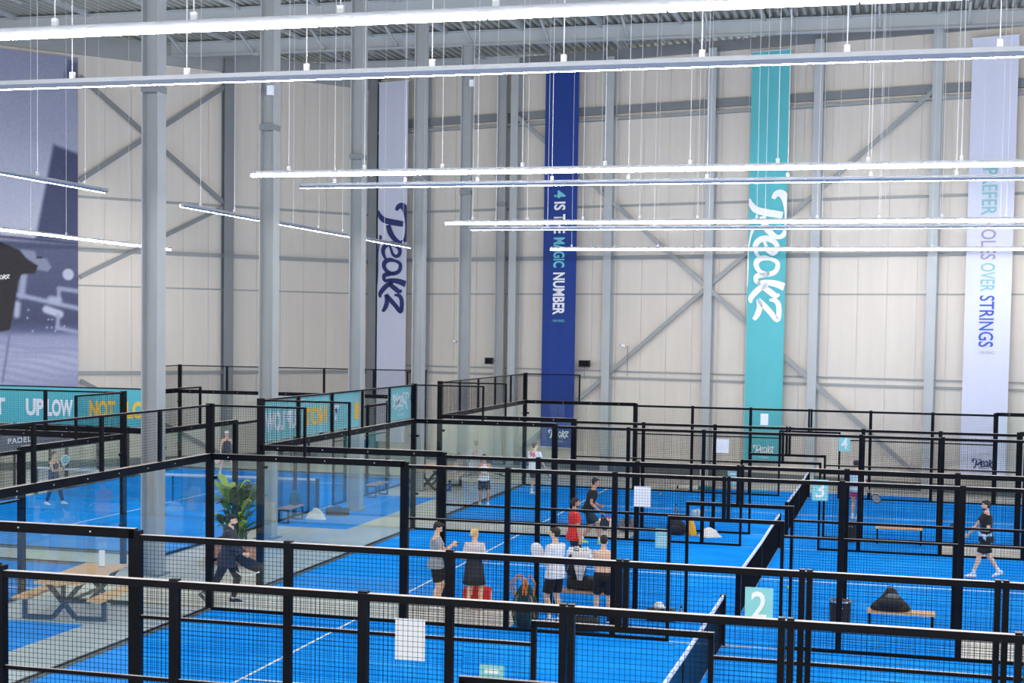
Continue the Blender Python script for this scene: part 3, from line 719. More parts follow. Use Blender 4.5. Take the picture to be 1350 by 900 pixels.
bench(-4.55+.9, -5.2, 1.2, PI/2, 'reddish bench farther down the aisle, under the mirrored word banner', 'bench_brown')

def bin_(x, y, h, rad, label):
    r = thing('waste_bin', label, 'bin', (x, y, .012), group='black waste bins')
    o = MB().tube([(0, 0, 0), (0, 0, .02), (0, 0, h)], [rad*.9, rad*.92, rad], 20, cap=True); obj('drum', o, 'rubber', r)
    t = MB(); n = 24; t.loft([[Vector(((rad+a)*math.cos(2*PI*i/n), (rad+a)*math.sin(2*PI*i/n), h+b)) for a, b in ((-.012, -.01), (.014, -.01), (.014, .02), (-.012, .02))] for i in range(n+1)], cap=False)
    obj('rim', t, 'chrome', r); 
    obj('handle', MB().tube([(.05*math.cos(a), -rad-.004, h-.12+.04*math.sin(a)) for a in [i*PI/5 for i in range(6)]], .008, 6), 'chrome', r)
bin_(11.95, -22.75, .56, .2, 'black drum waste bin left of the bench with the bag')
bin_(11.75, -10.5, .52, .18, 'black drum waste bin near the player in pink shorts')

# ------------------------------------------------------------------ bags and loose things
def blob(parts, m, name='body', parent=None, vox=.02, sm=3):
    b = MB()
    for p in parts: b.ball(*p, 14, 8)
    o = obj(name, b, m, parent, smooth=True); return remesh(o, vox, sm)
tint('bag_black', 24, 25, 30, .6); tint('bag_grey', 120, 124, 130); tint('bag_red', 206, 44, 46); tint('bag_white', 232, 228, 226); tint('bag_teal', 20, 62, 70); tint('orange', 236, 140, 60); tint('mustard', 238, 178, 52); tint('olive', 70, 76, 58); tint('bag_dark', 40, 42, 50)
def duffel(x, y, z, L, h, rz, label, m='bag_black', trim='bag_grey', d=.26):
    r = thing('sports_bag', label, 'bag', (x, y, z), rz)
    o = MB(); n = 18; rings = []
    for i, t in enumerate((-.5, -.48, -.3, 0, .3, .48, .5)):
        k = 0.55 if i in (0, 6) else (.9 if i in (1, 5) else 1.0); kh = k*(1.0 if i != 3 else 1.06)
        rings.append([Vector((t*L, d/2*k*math.copysign(abs(math.cos(2*PI*j/n))**.6, math.cos(2*PI*j/n)), max(0, h/2+h/2*kh*math.copysign(abs(math.sin(2*PI*j/n))**.6, math.sin(2*PI*j/n))))) for j in range(n)])
    obj('body', o.loft(rings), m, r, smooth=True)
    for s in (-1, 1):
        obj('handle', MB().tube([(-.16*L, s*d*.5, h*.5), (-.14*L, s*d*.42, h*1.02), (0, s*d*.16, h*1.22), (.14*L, s*d*.42, h*1.02), (.16*L, s*d*.5, h*.5)], .012, 6), trim, r)
        obj('end_panel', MB().ball((s*L*.49, 0, h*.5), (.015, d*.3, h*.33), 12, 6), trim, r)
    obj('zip', MB().box(-.4*L, .4*L, -.008, .008, h*1.02, h*1.04), trim, r)
    obj('pocket', MB().box(-.25*L, .25*L, -d*.55, -d*.4, h*.2, h*.65), m, r)
    return r
def racket_bag(x, y, z, w, h, rz, label, m='bag_black', trim='bag_grey', d=.22, lean=0.0, tri=False):
    """teardrop padel bag standing upright"""
    r = thing('racket_bag', label, 'bag', (x, y, z), rz)
    o = MB(); rings = []; n = 18
    for t in (0, .06, .25, .5, .75, .93, 1):
        k = {0: .5, .06: .8, .25: 1.0, .5: .96, .75: .76, .93: .42, 1: .12}[t]
        if tri: k = {0: .86, .06: 1.0, .25: .93, .5: .62, .75: .36, .93: .26, 1: .10}[t]
        rings.append([Vector((w/2*k*math.cos(2*PI*j/n), d/2*(k**.6)*math.sin(2*PI*j/n)+lean*t*h, t*h)) for j in range(n)])
    obj('body', o.loft(rings), m, r, smooth=True)
    obj('front_pocket', MB().ball((0, -d*.5+lean*h*.4, h*.36), (w*.33, .05, h*.26), 14, 8), m, r, smooth=True)
    if not tri: obj('trim', MB().tube([(-w*.4, -d*.36+lean*h*.3, h*.25), (-w*.28, -d*.36+lean*h*.7, h*.68), (0, -d*.2+lean*h*.95, h*.92), (w*.28, -d*.36+lean*h*.7, h*.68), (w*.4, -d*.36+lean*h*.3, h*.25)], .014, 6), trim, r)
    obj('handle', MB().tube([(-.05, lean*h, h*.97), (-.04, lean*h, h*1.07), (.04, lean*h, h*1.07), (.05, lean*h, h*.97)], .012, 6), trim, r)
    return r
def cloth_heap(x, y, z, w, h, label, m, name='towel', cat='towel', seed=1, rz=0):
    rr = random.Random(seed); r = thing(name, label, cat, (x, y, z), rz)
    n = 22; k = 12; vs = [(0, 0, h)]; fs = []
    for i in range(1, k+1):
        for j in range(n):
            a = 2*PI*j/n; q = i/k; rad = w/2*q*(1+.14*math.sin(3*a+seed)+.08*math.sin(7*a))
            vs.append((rad*math.cos(a), rad*.7*math.sin(a), max(0.0, h*(1-q**1.6)+.03*math.sin(5*a+i)*(1-q)*q*4+rr.uniform(-.006, .006)) if i < k else 0))
    for j in range(n): fs.append((0, 1+j, 1+(j+1) % n))
    for i in range(k-1):
        for j in range(n): a = 1+i*n+j; b = 1+i*n+(j+1) % n; fs.append((a, a+n, b+n, b))
    fs.append(tuple(1+(k-1)*n+j for j in range(n-1, -1, -1)))
    obj('folds', MB().add(vs, fs), m, r, smooth=True)
    obj('hem', MB().tube([(w*.2+.16*w*math.cos(a), -.3*w+.05*math.sin(a*2), .015) for a in [i*.5 for i in range(6)]], .014, 6), m, r, smooth=True)
    return r
# on the bench, right foreground
rb = racket_bag(12.86, -22.75, .452, .74, .42, .05, 'black triangular bag with grey print on the right bench', 'bag_black', 'bag_grey', .3, tri=True)
obj('print', MB().ball((.03, -.10, .28), (.13, .03, .06), 12, 6), 'bag_grey', rb)
# floor things behind the far fence of court two
rb = racket_bag(6.27, -24.33, .012, .52, .82, 0, 'dark teal backpack with orange straps leaning at the fence', 'bag_teal', 'orange', .26)
for k, (a, b) in enumerate(((-.22, -.02), (-.16, .05), (.04, .2))):
    obj('strap', MB().tube([(a, -.12, .62), (a-.03, -.14, .85), ((a+b)/2, -.1, 1.0), (b+.02, -.14, .86), (b, -.14, .62)], .016, 6), 'orange', rb)
obj('stripe', MB().tube([(-.06, -.15, .1), (-.08, -.19, .35), (-.04, -.15, .6)], .022, 6), 'bag_teal', rb); tint('teal_bright', 40, 120, 128)
for s in (-1, 1): obj('side_stripe', MB().tube([(s*.13, -.12, .05), (s*.15, -.17, .3), (s*.11, -.13, .58)], .02, 6), 'teal_bright', rb)
duffel(7.36, -24.3, .012, .62, .26, 0, 'flat black bag on the floor below the bare backed man', 'bag_black', 'bag_dark')
rb = duffel(4.86, -22.66, 0, .56, .42, .1, 'red sports bag on the concrete behind the woman', 'bag_red', 'bag_white', .34)
rb = duffel(8.6, -22.9, .01, .56, .24, .1, 'black bag with a white cap on it, left of the court two net', 'bag_black', 'bag_grey')
cp = thing('cap', 'white cap resting on the low black bag', 'cap', (8.56, -22.9, .262)); 
obj('crown', MB().ball((0, 0, .03), (.1, .1, .085), 14, 8), 'bag_white', cp, smooth=True); obj('brim', MB().ball((.1, -.04, .012), (.1, .08, .014), 12, 6), 'bag_white', cp, smooth=True)
def bottle(x, y, z, label, m='bag_white', h=.25):
    r = thing('water_bottle', label, 'bottle', (x, y, z)); obj('body', MB().tube([(0, 0, 0), (0, 0, h*.72), (0, 0, h*.84), (0, 0, h*.88)], [.036, .036, .018, .015], 12), m, r, smooth=True); obj('cap', MB().tube([(0, 0, h*.88), (0, 0, h)], .02, 10), 'black', r)
bottle(8.98, -22.85, .01, 'pale bottle standing beside the low black bag', 'bag_grey', .3)
bottle(7.02, -10.45, .452, 'tall grey bottle on the bench of court three', 'bag_grey', .36)
bottle(6.78, -22.6, .452, 'cream bottle on the bench beside the white shirt', 'bag_white', .2)
duffel(6.98, -22.55, .452, .62, .26, .0, 'long black bag on the crowded bench', 'bag_black', 'bag_dark', .24)
racket_bag(6.86, -22.62, .72, .42, .52, .1, 'black racket bag standing on the crowded bench', 'bag_black', 'bag_grey', .2)
duffel(7.42, -22.62, .452, .34, .26, .2, 'olive bag at the right end of the crowded bench', 'olive', 'bag_dark', .26)
tw = thing('towel', 'white towel hanging over the black bags on the crowded bench', 'towel', (6.98, -22.76, .62))
t = MB(); rows = 10
rings = []
for i in range(rows+1):
    q = i/rows; w = .30*(1-q)+.09; zz = .62-.55*q; yy = -.02-.04*math.sin(q*2)
    rings.append([Vector((-w/2+w*j/8, yy-.015*math.sin(j*1.9+q*2), zz)) for j in range(9)]+[Vector((w/2-w*j/8, yy+.012-.015*math.sin((8-j)*1.9+q*2), zz)) for j in range(9)])
obj('cloth', t.loft(rings), 'bag_white', tw, smooth=True); obj('hem', MB().bar((-.045, -.06, .07), (.045, -.06, .07), .02), 'bag_white', tw)
# gap between courts three and four
duffel(5.12, -10.6, 0, .5, .34, .1, 'white and red bag on the concrete behind the crouching player', 'bag_white', 'bag_red', .3)
duffel(5.72, -10.6, 0, .5, .36, 0, 'grey and black bag right of the white bag, behind a post', 'bag_grey', 'bag_black', .3)
racket_bag(7.1, -10.85, .01, .56, .46, 0, 'square black bag below the bottle, by the yellow towel', 'bag_dark', 'bag_dark', .3)
cloth_heap(7.52, -10.85, .01, .34, .46, 'mustard yellow towel slumped beside the dark bag', 'mustard', seed=4)
cloth_heap(8.0, -10.95, .01, .62, .26, 'crumpled white clothes on the blue floor right of the yellow towel', 'bag_white', 'clothes', 'clothes', seed=7)
tint('print_blue', 150, 190, 220)
duffel(7.62, -10.45, .452, .36, .2, 0, 'small blue and white patterned bag on the court three bench', 'print_blue', 'bag_white', .2)
# aisle
tint('bag_darkteal', 38, 84, 96)
racket_bag(-3.75, -11.8, .452, .34, .42, 0, 'dark teal bag on the reddish bench in the aisle', 'bag_darkteal', 'bag_dark', .24)
cloth_heap(-3.3, -11.3, .01, .6, .32, 'white bag slumped on the aisle mat beside the reddish bench', 'bag_white', 'gym_sack', 'bag', seed=9)
duffel(-3.0, -10.4, .01, .7, .24, .3, 'flat black bag on the aisle mat behind the white sack', 'bag_black', 'bag_dark')
# ball tube by the back fence
r = thing('ball_collector', 'white and teal ball collector tube lying by the back fence', 'ball tube', (5.95, .85, .085), .02)
obj('tube', MB().tube([(-.5, 0, 0), (.2, 0, 0)], .075, 14), 'bag_white', r, smooth=True); obj('teal_sleeve', MB().tube([(.2, 0, 0), (.66, 0, 0)], .078, 14), 'teal_bright', r, smooth=True); obj('end_cap', MB().tube([(-.56, 0, 0), (-.5, 0, 0)], .06, 12), 'black', r)
# ball trolley
r = thing('ball_trolley', 'white shelved trolley with balls behind the bare backed man', 'trolley', (6.5, -19.4, .012), .05, None)
for z in (.46, .6): obj('shelf', MB().box(-.52, .52, -.16, .16, z, z+.03), 'paper', r)
obj('tray', MB().box(-.52, -.02, -.18, .18, .62, .74), 'paper', r)
for a in (-.48, .48):
    for b in (-.13, .13): obj('leg', MB().box(a-.015, a+.015, b-.015, b+.015, 0, .62), 'black', r)
bm_ = MB().ball((0, 0, 0), .033, 12, 8).mesh('tennis_ball', 'ball', True)
tint('ball_pale', 236, 238, 226)
bw = MB().ball((0, 0, 0), .034, 10, 8).mesh('padel_ball', 'ball_pale', True)
for i in range(9): tag(obj('padel_ball', bw, loc=(6.02+.05*i+.003*(i % 3), -19.42+.05*((i*5) % 4), .012+.774)), 'pale ball among the balls in the tray of the white trolley', 'ball', 'pale balls in the trolley tray')
for x, y, l in ((5.11, -1.1, 'yellow ball on the far court, right of a white sheet'), (10.69, -18.53, 'yellow ball on court three, right of the number two sign'), (12.2, -22.3, 'yellow ball on the mat beside the near waste bin')):
    tag(obj('padel_ball', bm_, loc=(x, y, .047)), l, 'ball')

# ------------------------------------------------------------------ planter
tint('leaf_green', 60, 112, 44, .5); tint('leaf_light', 146, 176, 84, .5); tint('leaf_dark', 34, 66, 40, .5); tint('soil', 60, 46, 36)
r = thing('planter_box', 'slatted wooden planter box holding the tall leafy plant', 'planter', (-1.95, -19.45, 0))
for i in range(15):
    for yy in (-.27, .27): obj('slat', MB().box(-.46+i*.0613, -.46+i*.0613+.052, yy-.012, yy+.012, 0.02, .5), 'wood_dark', r)
for i in range(9):
    for xx in (-.46, .46): obj('slat', MB().box(xx-.012, xx+.012, -.255+i*.057, -.255+i*.057+.05, 0.02, .5), 'wood_dark', r)
obj('liner', MB().box(-.44, .44, -.25, .25, 0, .47), 'soil', r)
pl = thing('leafy_plant', 'tall broad leaved green plant behind the walking man in a beanie', 'plant', (-1.95, -19.45, .47))
def leaf(az, L, rise, w, m, x0=0, y0=0, bl=.55):
    d = Vector((math.cos(az), math.sin(az), 0)); s = Vector((-d.y, d.x, 0)); pts = []
    for i in range(11):
        t = i/10; pts.append(Vector((x0, y0, 0))+d*(L*(t**1.5)*.75)+Vector((0, 0, rise*(math.sin(t*1.9)/math.sin(1.57)))))
    st = MB().tube(pts[:7], [.012, .011, .010, .009, .008, .007, .006], 6); o = obj('leaf', None if False else st, m, pl, smooth=True)
    b = MB(); vs = []
    k0 = 4
    for i in range(k0, 11):
        t = (i-k0)/(10-k0); ww = w*math.sin(PI*min(1, t*.96+.04))**.7*(1-t*.3); dr = Vector((0, 0, -.12*ww))
        vs += [pts[i]+s*ww/2+dr, pts[i]+Vector((0, 0, .01)), pts[i]-s*ww/2+dr]
    n = len(vs); vs2 = vs+[v-Vector((0, 0, .004)) for v in vs]; fs = []
    for i in range(10-k0):
        a = i*3; fs += [(a, a+1, a+4, a+3), (a+1, a+2, a+5, a+4), (n+a, n+a+3, n+a+4, n+a+1), (n+a+1, n+a+4, n+a+5, n+a+2)]
    obj('leaf_blade', MB().add(vs2, fs), m, o, smooth=True)
rr = random.Random(5)
for i in range(44):
    az = i*2.4+rr.uniform(-.3, .3); q = rr.random()
    leaf(az, .5+.45*rr.random(), .45+1.0*q, .15+.08*rr.random(), ('leaf_green', 'leaf_dark', 'leaf_dark', 'leaf_light')[i % 4], rr.uniform(-.25, .25), rr.uniform(-.12, .12))
for i in range(14): leaf(i*.45+.1, .75+.25*rr.random(), .35+.5*rr.random(), .13, ('leaf_green', 'leaf_dark')[i % 2], rr.uniform(-.2, .2), 0)
for az, L, ri in ((2.9, .95, 1.45), (3.3, .8, 1.15), (2.6, .9, 1.6), (.5, .6, 1.5)): leaf(az, L, ri, .24, 'leaf_light', -.1, 0)
# ------------------------------------------------------------------ people
def ik(a, b, l1, l2, hint):
    """middle joint between a and b"""
    a, b, hint = Vector(a), Vector(b), Vector(hint); d = b-a; L = d.length
    if L > (l1+l2)*.999: b = a+d*((l1+l2)*.999/L); d = b-a; L = d.length
    x = (l1*l1-l2*l2+L*L)/(2*L); h = math.sqrt(max(0, l1*l1-x*x)); u = d/L; n = hint-u*hint.dot(u); n.normalize()
    return a+u*x+n*h, b
SK = {}
def skin(name, r, g, b): SK[name] = mat('skin_'+name, srgb(r, g, b), .55, noise=.06, nscale=12); M['skin_'+name] = SK[name]
skin('fair', 232, 186, 160); skin('tan', 206, 150, 120); skin('warm', 240, 196, 164)
tint('hair_dark', 36, 28, 24, .6); tint('hair_blond', 224, 190, 136, .6); tint('hair_brown', 92, 66, 46, .6)
tint('c_black', 22, 22, 26); tint('c_navy', 30, 40, 66); tint('c_white', 236, 236, 240); tint('c_grey', 158, 162, 168); tint('c_red', 226, 52, 44); tint('c_pink', 236, 80, 116)
tint('c_blue', 28, 110, 190); tint('c_dgreen', 34, 52, 56); tint('c_pale', 196, 222, 236); tint('c_charcoal', 46, 48, 58); tint('c_coat', 44, 40, 48); tint('c_cream', 226, 214, 212); tint('sole_green', 150, 220, 90); tint('eye', 26, 22, 22); tint('lip', 178, 96, 92); tint('beard', 50, 36, 30)

def person(label, x, y, head_deg, H, feet, hands, top=None, bottom=None, hair='hair_dark', skin_='fair', lean=0.0, pelvis=None, sex='m', headyaw=0.0, headpitch=0.0,
           shoes='c_white', socks='c_white', grip=(0, 0), elbow=((-.8, .35, -.6), (-.8, -.35, -.6)), group=None, long_sleeve=False, hairstyle='short', vox=.0105, beard=False, hat=None, z0=0.012, twist=0.0, coat=False, knee_out=.15):
    """local axes: x forward, y left, z up.  feet/hands: (left, right) targets in metres"""
    P = thing('person', label, 'person', (x, y, z0), math.radians(head_deg), group); h = H
    ph = pelvis if pelvis else .515*h
    px = 0.0
    pel = Vector((px, 0, ph)); sp = Vector((math.sin(lean), 0, math.cos(lean))); fx = Vector((math.cos(lean), 0, -math.sin(lean))); Y = Vector((0, 1, 0))
    tw = lambda t: (Quaternion(sp, twist*t) @ fx, Quaternion(sp, twist*t) @ Y)
    fe = .93 if sex == 'f' else 1.0
    # body
    B = MB()
    bu = 1.08 if sex == 'm' else 1.0
    def rings(lst, inf=0.0):
        out = []
        for t, ry, rx, off in lst:
            X_, Y_ = tw(max(0, t/.29)); out.append(B.ell(pel+sp*t*h+X_*off*h, (X_, Y_), rx*h*bu+inf, ry*h*bu+inf, 18))
        return out
    hipw = .094 if sex == 'm' else .098; sw = .103*fe; wa = .078 if sex == 'm' else .066
    tor = [(-.05, .060, .050, -.004), (-.02, hipw*.96, .064, -.006), (.02, hipw, .066, -.006), (.07, .5*(hipw+wa)+.002, .058, 0), (.115, wa, .052, 0), (.17, .086*fe, .058, .003), (.225, .096*fe, .064, .006), (.262, sw*.96, .056, .002), (.287, .082*fe, .042, -.003), (.305, .045, .034, -.002)]
    B.loft(rings(tor))
    Xs, Ys = tw(1); neck = pel+sp*.298*h
    hd = pel+sp*.365*h+fx*(.012+.02*math.sin(headpitch))*h; hc = hd+Vector((0, 0, .042*h))
    B.tube([neck-sp*.02*h, neck+(hc-neck)*.62], [.036*h, .031*h], 12)
    q = Quaternion((0, 0, 1), headyaw) @ Quaternion((0, 1, 0), headpitch)
    def hp(a, b, c): return hc+q @ Vector((a*h, b*h, c*h))
    Rm = q.to_matrix()
    B.ball(hp(-.004, 0, .012), (.051*h, .042*h, .049*h), 18, 12, Rm); B.ball(hp(.010, 0, -.020), (.036*h, .033*h, .042*h), 16, 10, Rm); B.ball(hp(.022, 0, -.046), (.017*h, .019*h, .013*h), 12, 8, Rm)
    B.caps(hp(.046, 0, .004), hp(.057, 0, -.014), .005*h, .0085*h, 8); B.caps(hp(.042, .014, .011), hp(.042, -.014, .011), .006*h, .006*h, 6)
    for s in (1, -1): B.ball(hp(-.002, s*.043, -.004), (.010*h, .004*h, .016*h), 10, 8, Rm)
    # legs
    hj = [pel+Vector((0, s*.050*h, -.01*h)) for s in (1, -1)]; knees = []; anks = []
    for i, s in ((0, 1), (1, -1)):
        f = feet[i]; an = Vector((f[0], f[1], .047*h+f[2]))
        kn, an = ik(hj[i], an, .245*h, .228*h, (1, s*knee_out, .1)); knees.append(kn); anks.append(an)
        B.tube([hj[i]+Vector((0, 0, .02*h)), hj[i]*.6+kn*.4, kn], [.052*h*fe, .046*h*fe, .032*h], 14); B.ball(kn, .0325*h, 12, 8)
        d = (an-kn).normalized(); back = Vector((-1, 0, 0)); back = (back-d*back.dot(d))
        B.tube([kn, kn+(an-kn)*.28+back*.008*h, kn+(an-kn)*.65, an], [.031*h, .0335*h*fe, .024*h, .019*h], 14); B.ball(an, .0205*h, 10, 8)
        tp = f[3] if len(f) > 3 else 0.0; ya = f[4] if len(f) > 4 else s*.12
        fq = Quaternion((0, 0, 1), ya) @ Quaternion((0, 1, 0), tp)
        B.caps(an, an+fq @ Vector((.06*h, 0, -.028*h)), .019*h, .015*h, 8)
    # arms
    sj = [neck+Ys*s*.098*fe*h-sp*.022*h for s in (1, -1)]; el = []; wr_ = []; arm = []
    for i, s in ((0, 1), (1, -1)):
        e, w = ik(sj[i], Vector(hands[i][:3]), .168*h, .146*h, elbow[i]); el.append(e); wr_.append(w)
        B.ball(sj[i], .031*h*fe, 12, 8); B.tube([sj[i], sj[i]*.5+e*.5, e], [.030*h*fe, .026*h*fe, .0205*h*fe], 12); B.ball(e, .0207*h*fe, 10, 8)
        B.tube([e, e*.7+w*.3, w], [.0205*h*fe, .0215*h*fe, .0145*h], 12); B.ball(w, .0145*h, 8, 6)
        d = (w-e).normalized()
        if len(hands[i]) > 3: d = Vector(hands[i][3]).normalized()
        inn = Vector((0, -s, 0)); pn = (inn-d*inn.dot(d)); pn = pn.normalized() if pn.length > .1 else Vector((0, 0, -1)); sd = d.cross(pn)  # palm normal, side
        if sd.x < 0 and abs(sd.x) > .2: sd = -sd
        if abs(sd.x) <= .2 and sd.z < 0: sd = -sd
        pc = w+d*.028*h; rot = Matrix((d, sd, pn)).transposed()
        B.ball(pc, (.030*h, .023*h, .0115*h), 12, 8, rot)
        cu = 1.15 if grip[i] else .35
        for k, (o, ll) in enumerate(((.016, .043), (.0055, .048), (-.005, .045), (-.0155, .036))):
            b0 = w+d*.050*h+sd*o*h; d1 = (d*math.cos(cu)+pn*math.sin(cu)); d2 = (d*math.cos(cu*2.1)+pn*math.sin(cu*2.1)); d3 = d*math.cos(cu*2.9)+pn*math.sin(cu*2.9)
            b1 = b0+d1*ll*.42*h; b2 = b1+d2*ll*.34*h; b3 = b2+d3*ll*.24*h
            B.caps(b0-d*.012*h, b0, .0058*h, .0056*h, 7); B.caps(b0, b1, .0056*h, .0053*h, 7); B.caps(b1, b2, .0053*h, .005*h, 7); B.caps(b2, b3, .005*h, .0045*h, 7)
        t0 = w+d*.018*h+sd*.018*h; t1 = t0+(d*.75+sd*.6+pn*.3).normalized()*.026*h; t2 = t1+(d*.8+sd*.05+pn*.6).normalized()*.022*h
        B.caps(t0, t1, .0068*h, .006*h, 7); B.caps(t1, t2, .006*h, .005*h, 7); arm.append((w+d*.052*h+pn*.012*h, d, sd, pn))
    bo = obj('body', B, 'skin_'+skin_, P); remesh(bo, vox, 3)
    # face
    for s in (1, -1):
        obj('eye', MB().ball(hp(.0425, s*.0165, .003), (.004*h, .0056*h, .0034*h), 8, 6, Rm), 'eye', P); obj('eyebrow', MB().caps(hp(.047, s*.010, .0155), hp(.040, s*.025, .0145), .0022*h, .0018*h, 6), hair, P)
    obj('mouth', MB().caps(hp(.0445, .011, -.031), hp(.0445, -.011, -.031), .0032*h, .0032*h, 6), 'lip', P)
    if beard:
        bb = MB().ball(hp(.012, 0, -.043), (.034*h, .034*h, .020*h), 14, 8, Rm); obj('beard', bb, 'beard', P, smooth=True)
    # hair
    HB = MB()
    if hat is None:
        HB.ball(hp(-.0125, 0, .0185), (.0525*h, .0465*h, .0505*h), 18, 12, Rm); HB.ball(hp(-.022, 0, -.006), (.036*h, .0435*h, .036*h), 14, 8, Rm); HB.ball(hp(.016, 0, .043), (.032*h, .036*h, .018*h), 12, 8, Rm)
        if hairstyle == 'tuft': HB.ball(hp(.030, 0, .052), (.022*h, .034*h, .016*h), 12, 8, Rm)
        if hairstyle in ('bun', 'tail'):
            HB.ball(hp(-.062, 0, -.012 if hairstyle == 'bun' else .0), .023*h, 12, 8)
            if hairstyle == 'tail': HB.tube([hp(-.064, 0, 0), hp(-.085, 0, -.04), hp(-.075, 0, -.10)], [.018*h, .016*h, .005*h], 8)
        o = obj('hair', HB, hair, P); remesh(o, .011, 2)
    else:
        HB.ball(hp(-.012, 0, .006), (.048*h, .0445*h, .040*h), 14, 8, Rm); o = obj('hair', HB, hair, P, smooth=True)
        HB = MB(); HB.ball(hp(-.012, 0, .034), (.053*h, .0485*h, .040*h), 18, 10, Rm)
        if hat[1] == 'beanie':
            HB.ball(hp(-.007, 0, .030), (.0555*h, .050*h, .011*h), 18, 8, Rm)
        elif hat[1] == 'band': HB = MB().ball(hp(-.004, 0, .024), (.0535*h, .0475*h, .009*h), 18, 8, Rm)
        if hat[1] == 'cap_back': HB.ball(hp(-.058, 0, .014), (.03*h, .034*h, .006*h), 12, 6, Rm)
        if hat[1] == 'cap': HB.ball(hp(.058, 0, .022), (.034*h, .036*h, .006*h), 12, 6, Rm)
        obj('hat', HB, hat[0], P, smooth=True)
        if hat[1] == 'band':
            HB = MB().ball(hp(-.0125, 0, .020), (.052*h, .0465*h, .050*h), 18, 12, Rm).ball(hp(-.022, 0, -.006), (.036*h, .0435*h, .036*h), 14, 8, Rm); o.data = HB.mesh('hair', hair, True)
    # clothes
    def sleeve(mb, i, frac, r0, r1):
        s_, e, w = sj[i], el[i], wr_[i]
        inn = s_+(neck-sp*.05*h-s_)*.45
        if frac <= 1: mb.tube([inn, s_+sp*.002*h, s_+(e-s_)*frac], [r0*1.0*h, r0*h, r1*h], 14)
        else:
            mb.tube([inn, s_, s_*.5+e*.5, e], [r0*h, r0*h, (r0+r1)/2*h, r1*h], 14); mb.ball(e, r1*h, 12, 8); mb.tube([e, e+(w-e)*(frac-1)], [r1*h, (r1-.004)*h], 12)
    if top:
        kind, m = top; T = MB()
        loose = .014 if kind in ('tee', 'long') else (.028 if kind == 'coat' else .007)
        hem = {'tee': -.05, 'long': .10, 'tank': -.03, 'coat': -.10, 'dress': .0}[kind]
        lst = [(hem, hipw+.013, .082, -.004), (max(hem+.03, .0), hipw+.012, .080, -.004), (.07, .5*(hipw+wa)+.006, .061, 0), (.12, wa+.008, .056, 0), (.17, .088*fe, .060, .003), (.225, .097*fe, .065, .006)]
        if kind == 'long': lst = lst[3:]
        if kind in ('tank',): lst += [(.25, .078*fe, .056, .004), (.285, .070*fe, .042, -.002)]
        else: lst += [(.262, sw*.97, .057, .002), (.290, .078*fe, .043, -.003), (.303, .050, .038, -.002)]
        T.loft(rings(lst, loose*h*.6))
        if kind in ('tee', 'dress'):
            for i in (0, 1): sleeve(T, i, .62, .036*fe+.004, .034*fe+.004)
        if kind in ('long', 'coat'):
            for i in (0, 1): sleeve(T, i, 1.9, .036+(.01 if kind == 'coat' else 0), .028+(.008 if kind == 'coat' else 0))
        if kind == 'coat': T.ball(neck-fx*.02*h+Vector((0, 0, .01*h)), (.055*h, .062*h, .035*h), 14, 8)
        o = obj('shirt' if kind != 'coat' else 'coat', T, m, P); remesh(o, vox+.001, 3)
    if bottom:
        kind, m = bottom; T = MB()
        if kind in ('shorts', 'trousers', 'short_shorts'):
            lst = [(-.055, .070, .060, -.004), (-.02, hipw+.006, .072, -.006), (.02, hipw+.006, .072, -.006), (.055, hipw*.93, .066, -.003)]
            T.loft(rings(lst, .005*h))
            fr = {'shorts': .80, 'short_shorts': .5, 'trousers': 1}[kind]
            for i in (0, 1):
                if kind == 'trousers':
                    T.tube([hj[i]+Vector((0, 0, .02*h)), hj[i]*.6+knees[i]*.4, knees[i]], [.060*h, .056*h, .043*h], 14); T.ball(knees[i], .043*h, 12, 8); T.tube([knees[i], knees[i]+(anks[i]-knees[i])*.93], [.043*h, .030*h], 14)
                else:
                    e = hj[i]+(knees[i]-hj[i])*fr; T.tube([hj[i]+Vector((0, 0, .015*h)), hj[i]*.5+e*.5, e], [.058*h, .058*h, .054*h], 16)
            o = obj(kind.replace('short_', ''), T, m, P); remesh(o, vox+.001, 2)
        else:
            n = 30; R = []
            for t, a, b in ((.17, .088*fe+.014, .074), (.12, wa+.018, .068), (.02, hipw+.014, .080), (-.08, hipw+.022, .094), (-.20, hipw+.036, .108)):
                if kind == 'skirt' and t > .1: continue
                if kind == 'dress' and t > .26: continue
                R.append([Vector((px-.004*h, 0, ph+t*h))+(sp*0)+Vector((math.cos(2*PI*j/n)*b*h*(1+(.05*math.sin(j*PI*.6) if t < -.05 else 0)), math.sin(2*PI*j/n)*a*h*(1+(.05*math.sin(j*PI*.6) if t < -.05 else 0)), 0)) for j in range(n)])
            obj(kind, T.loft(R), m, P, smooth=True)
    # shoes and socks
    for i, s in ((0, 1), (1, -1)):
        f = feet[i]; an = anks[i]; tp = f[3] if len(f) > 3 else 0.0; ya = f[4] if len(f) > 4 else s*.12
        fq = Quaternion((0, 0, 1), ya) @ Quaternion((0, 1, 0), tp)
        g = lambda a, b, c: an+fq @ Vector((a*h, b*h, (c-.047)*h))
        U = MB(); R = []
        for a, wd, hg in ((-.040, .018, .040), (-.034, .023, .054), (-.005, .024, .062), (.030, .026, .050), (.062, .029, .036), (.088, .026, .027), (.104, .012, .018)):
            R.append([g(a, wd*math.copysign(abs(math.cos(t))**.7, math.cos(t)), .008+(hg-.008)*max(0, math.sin(t))) for t in [2*PI*j/14 for j in range(14)]])
        so = obj('shoe', U.loft(R), shoes, P, smooth=True)
        SL = MB(); R = []
        for a, wd in ((-.044, .016), (-.036, .024), (0, .024), (.03, .026), (.064, .0305), (.092, .026), (.108, .010)):
            R.append([g(a, wd, .0), g(a, wd, .011), g(a, -wd, .011), g(a, -wd, .0)])
        obj('sole', SL.loft(R), 'c_white' if shoes != 'c_white' else 'c_grey', so)
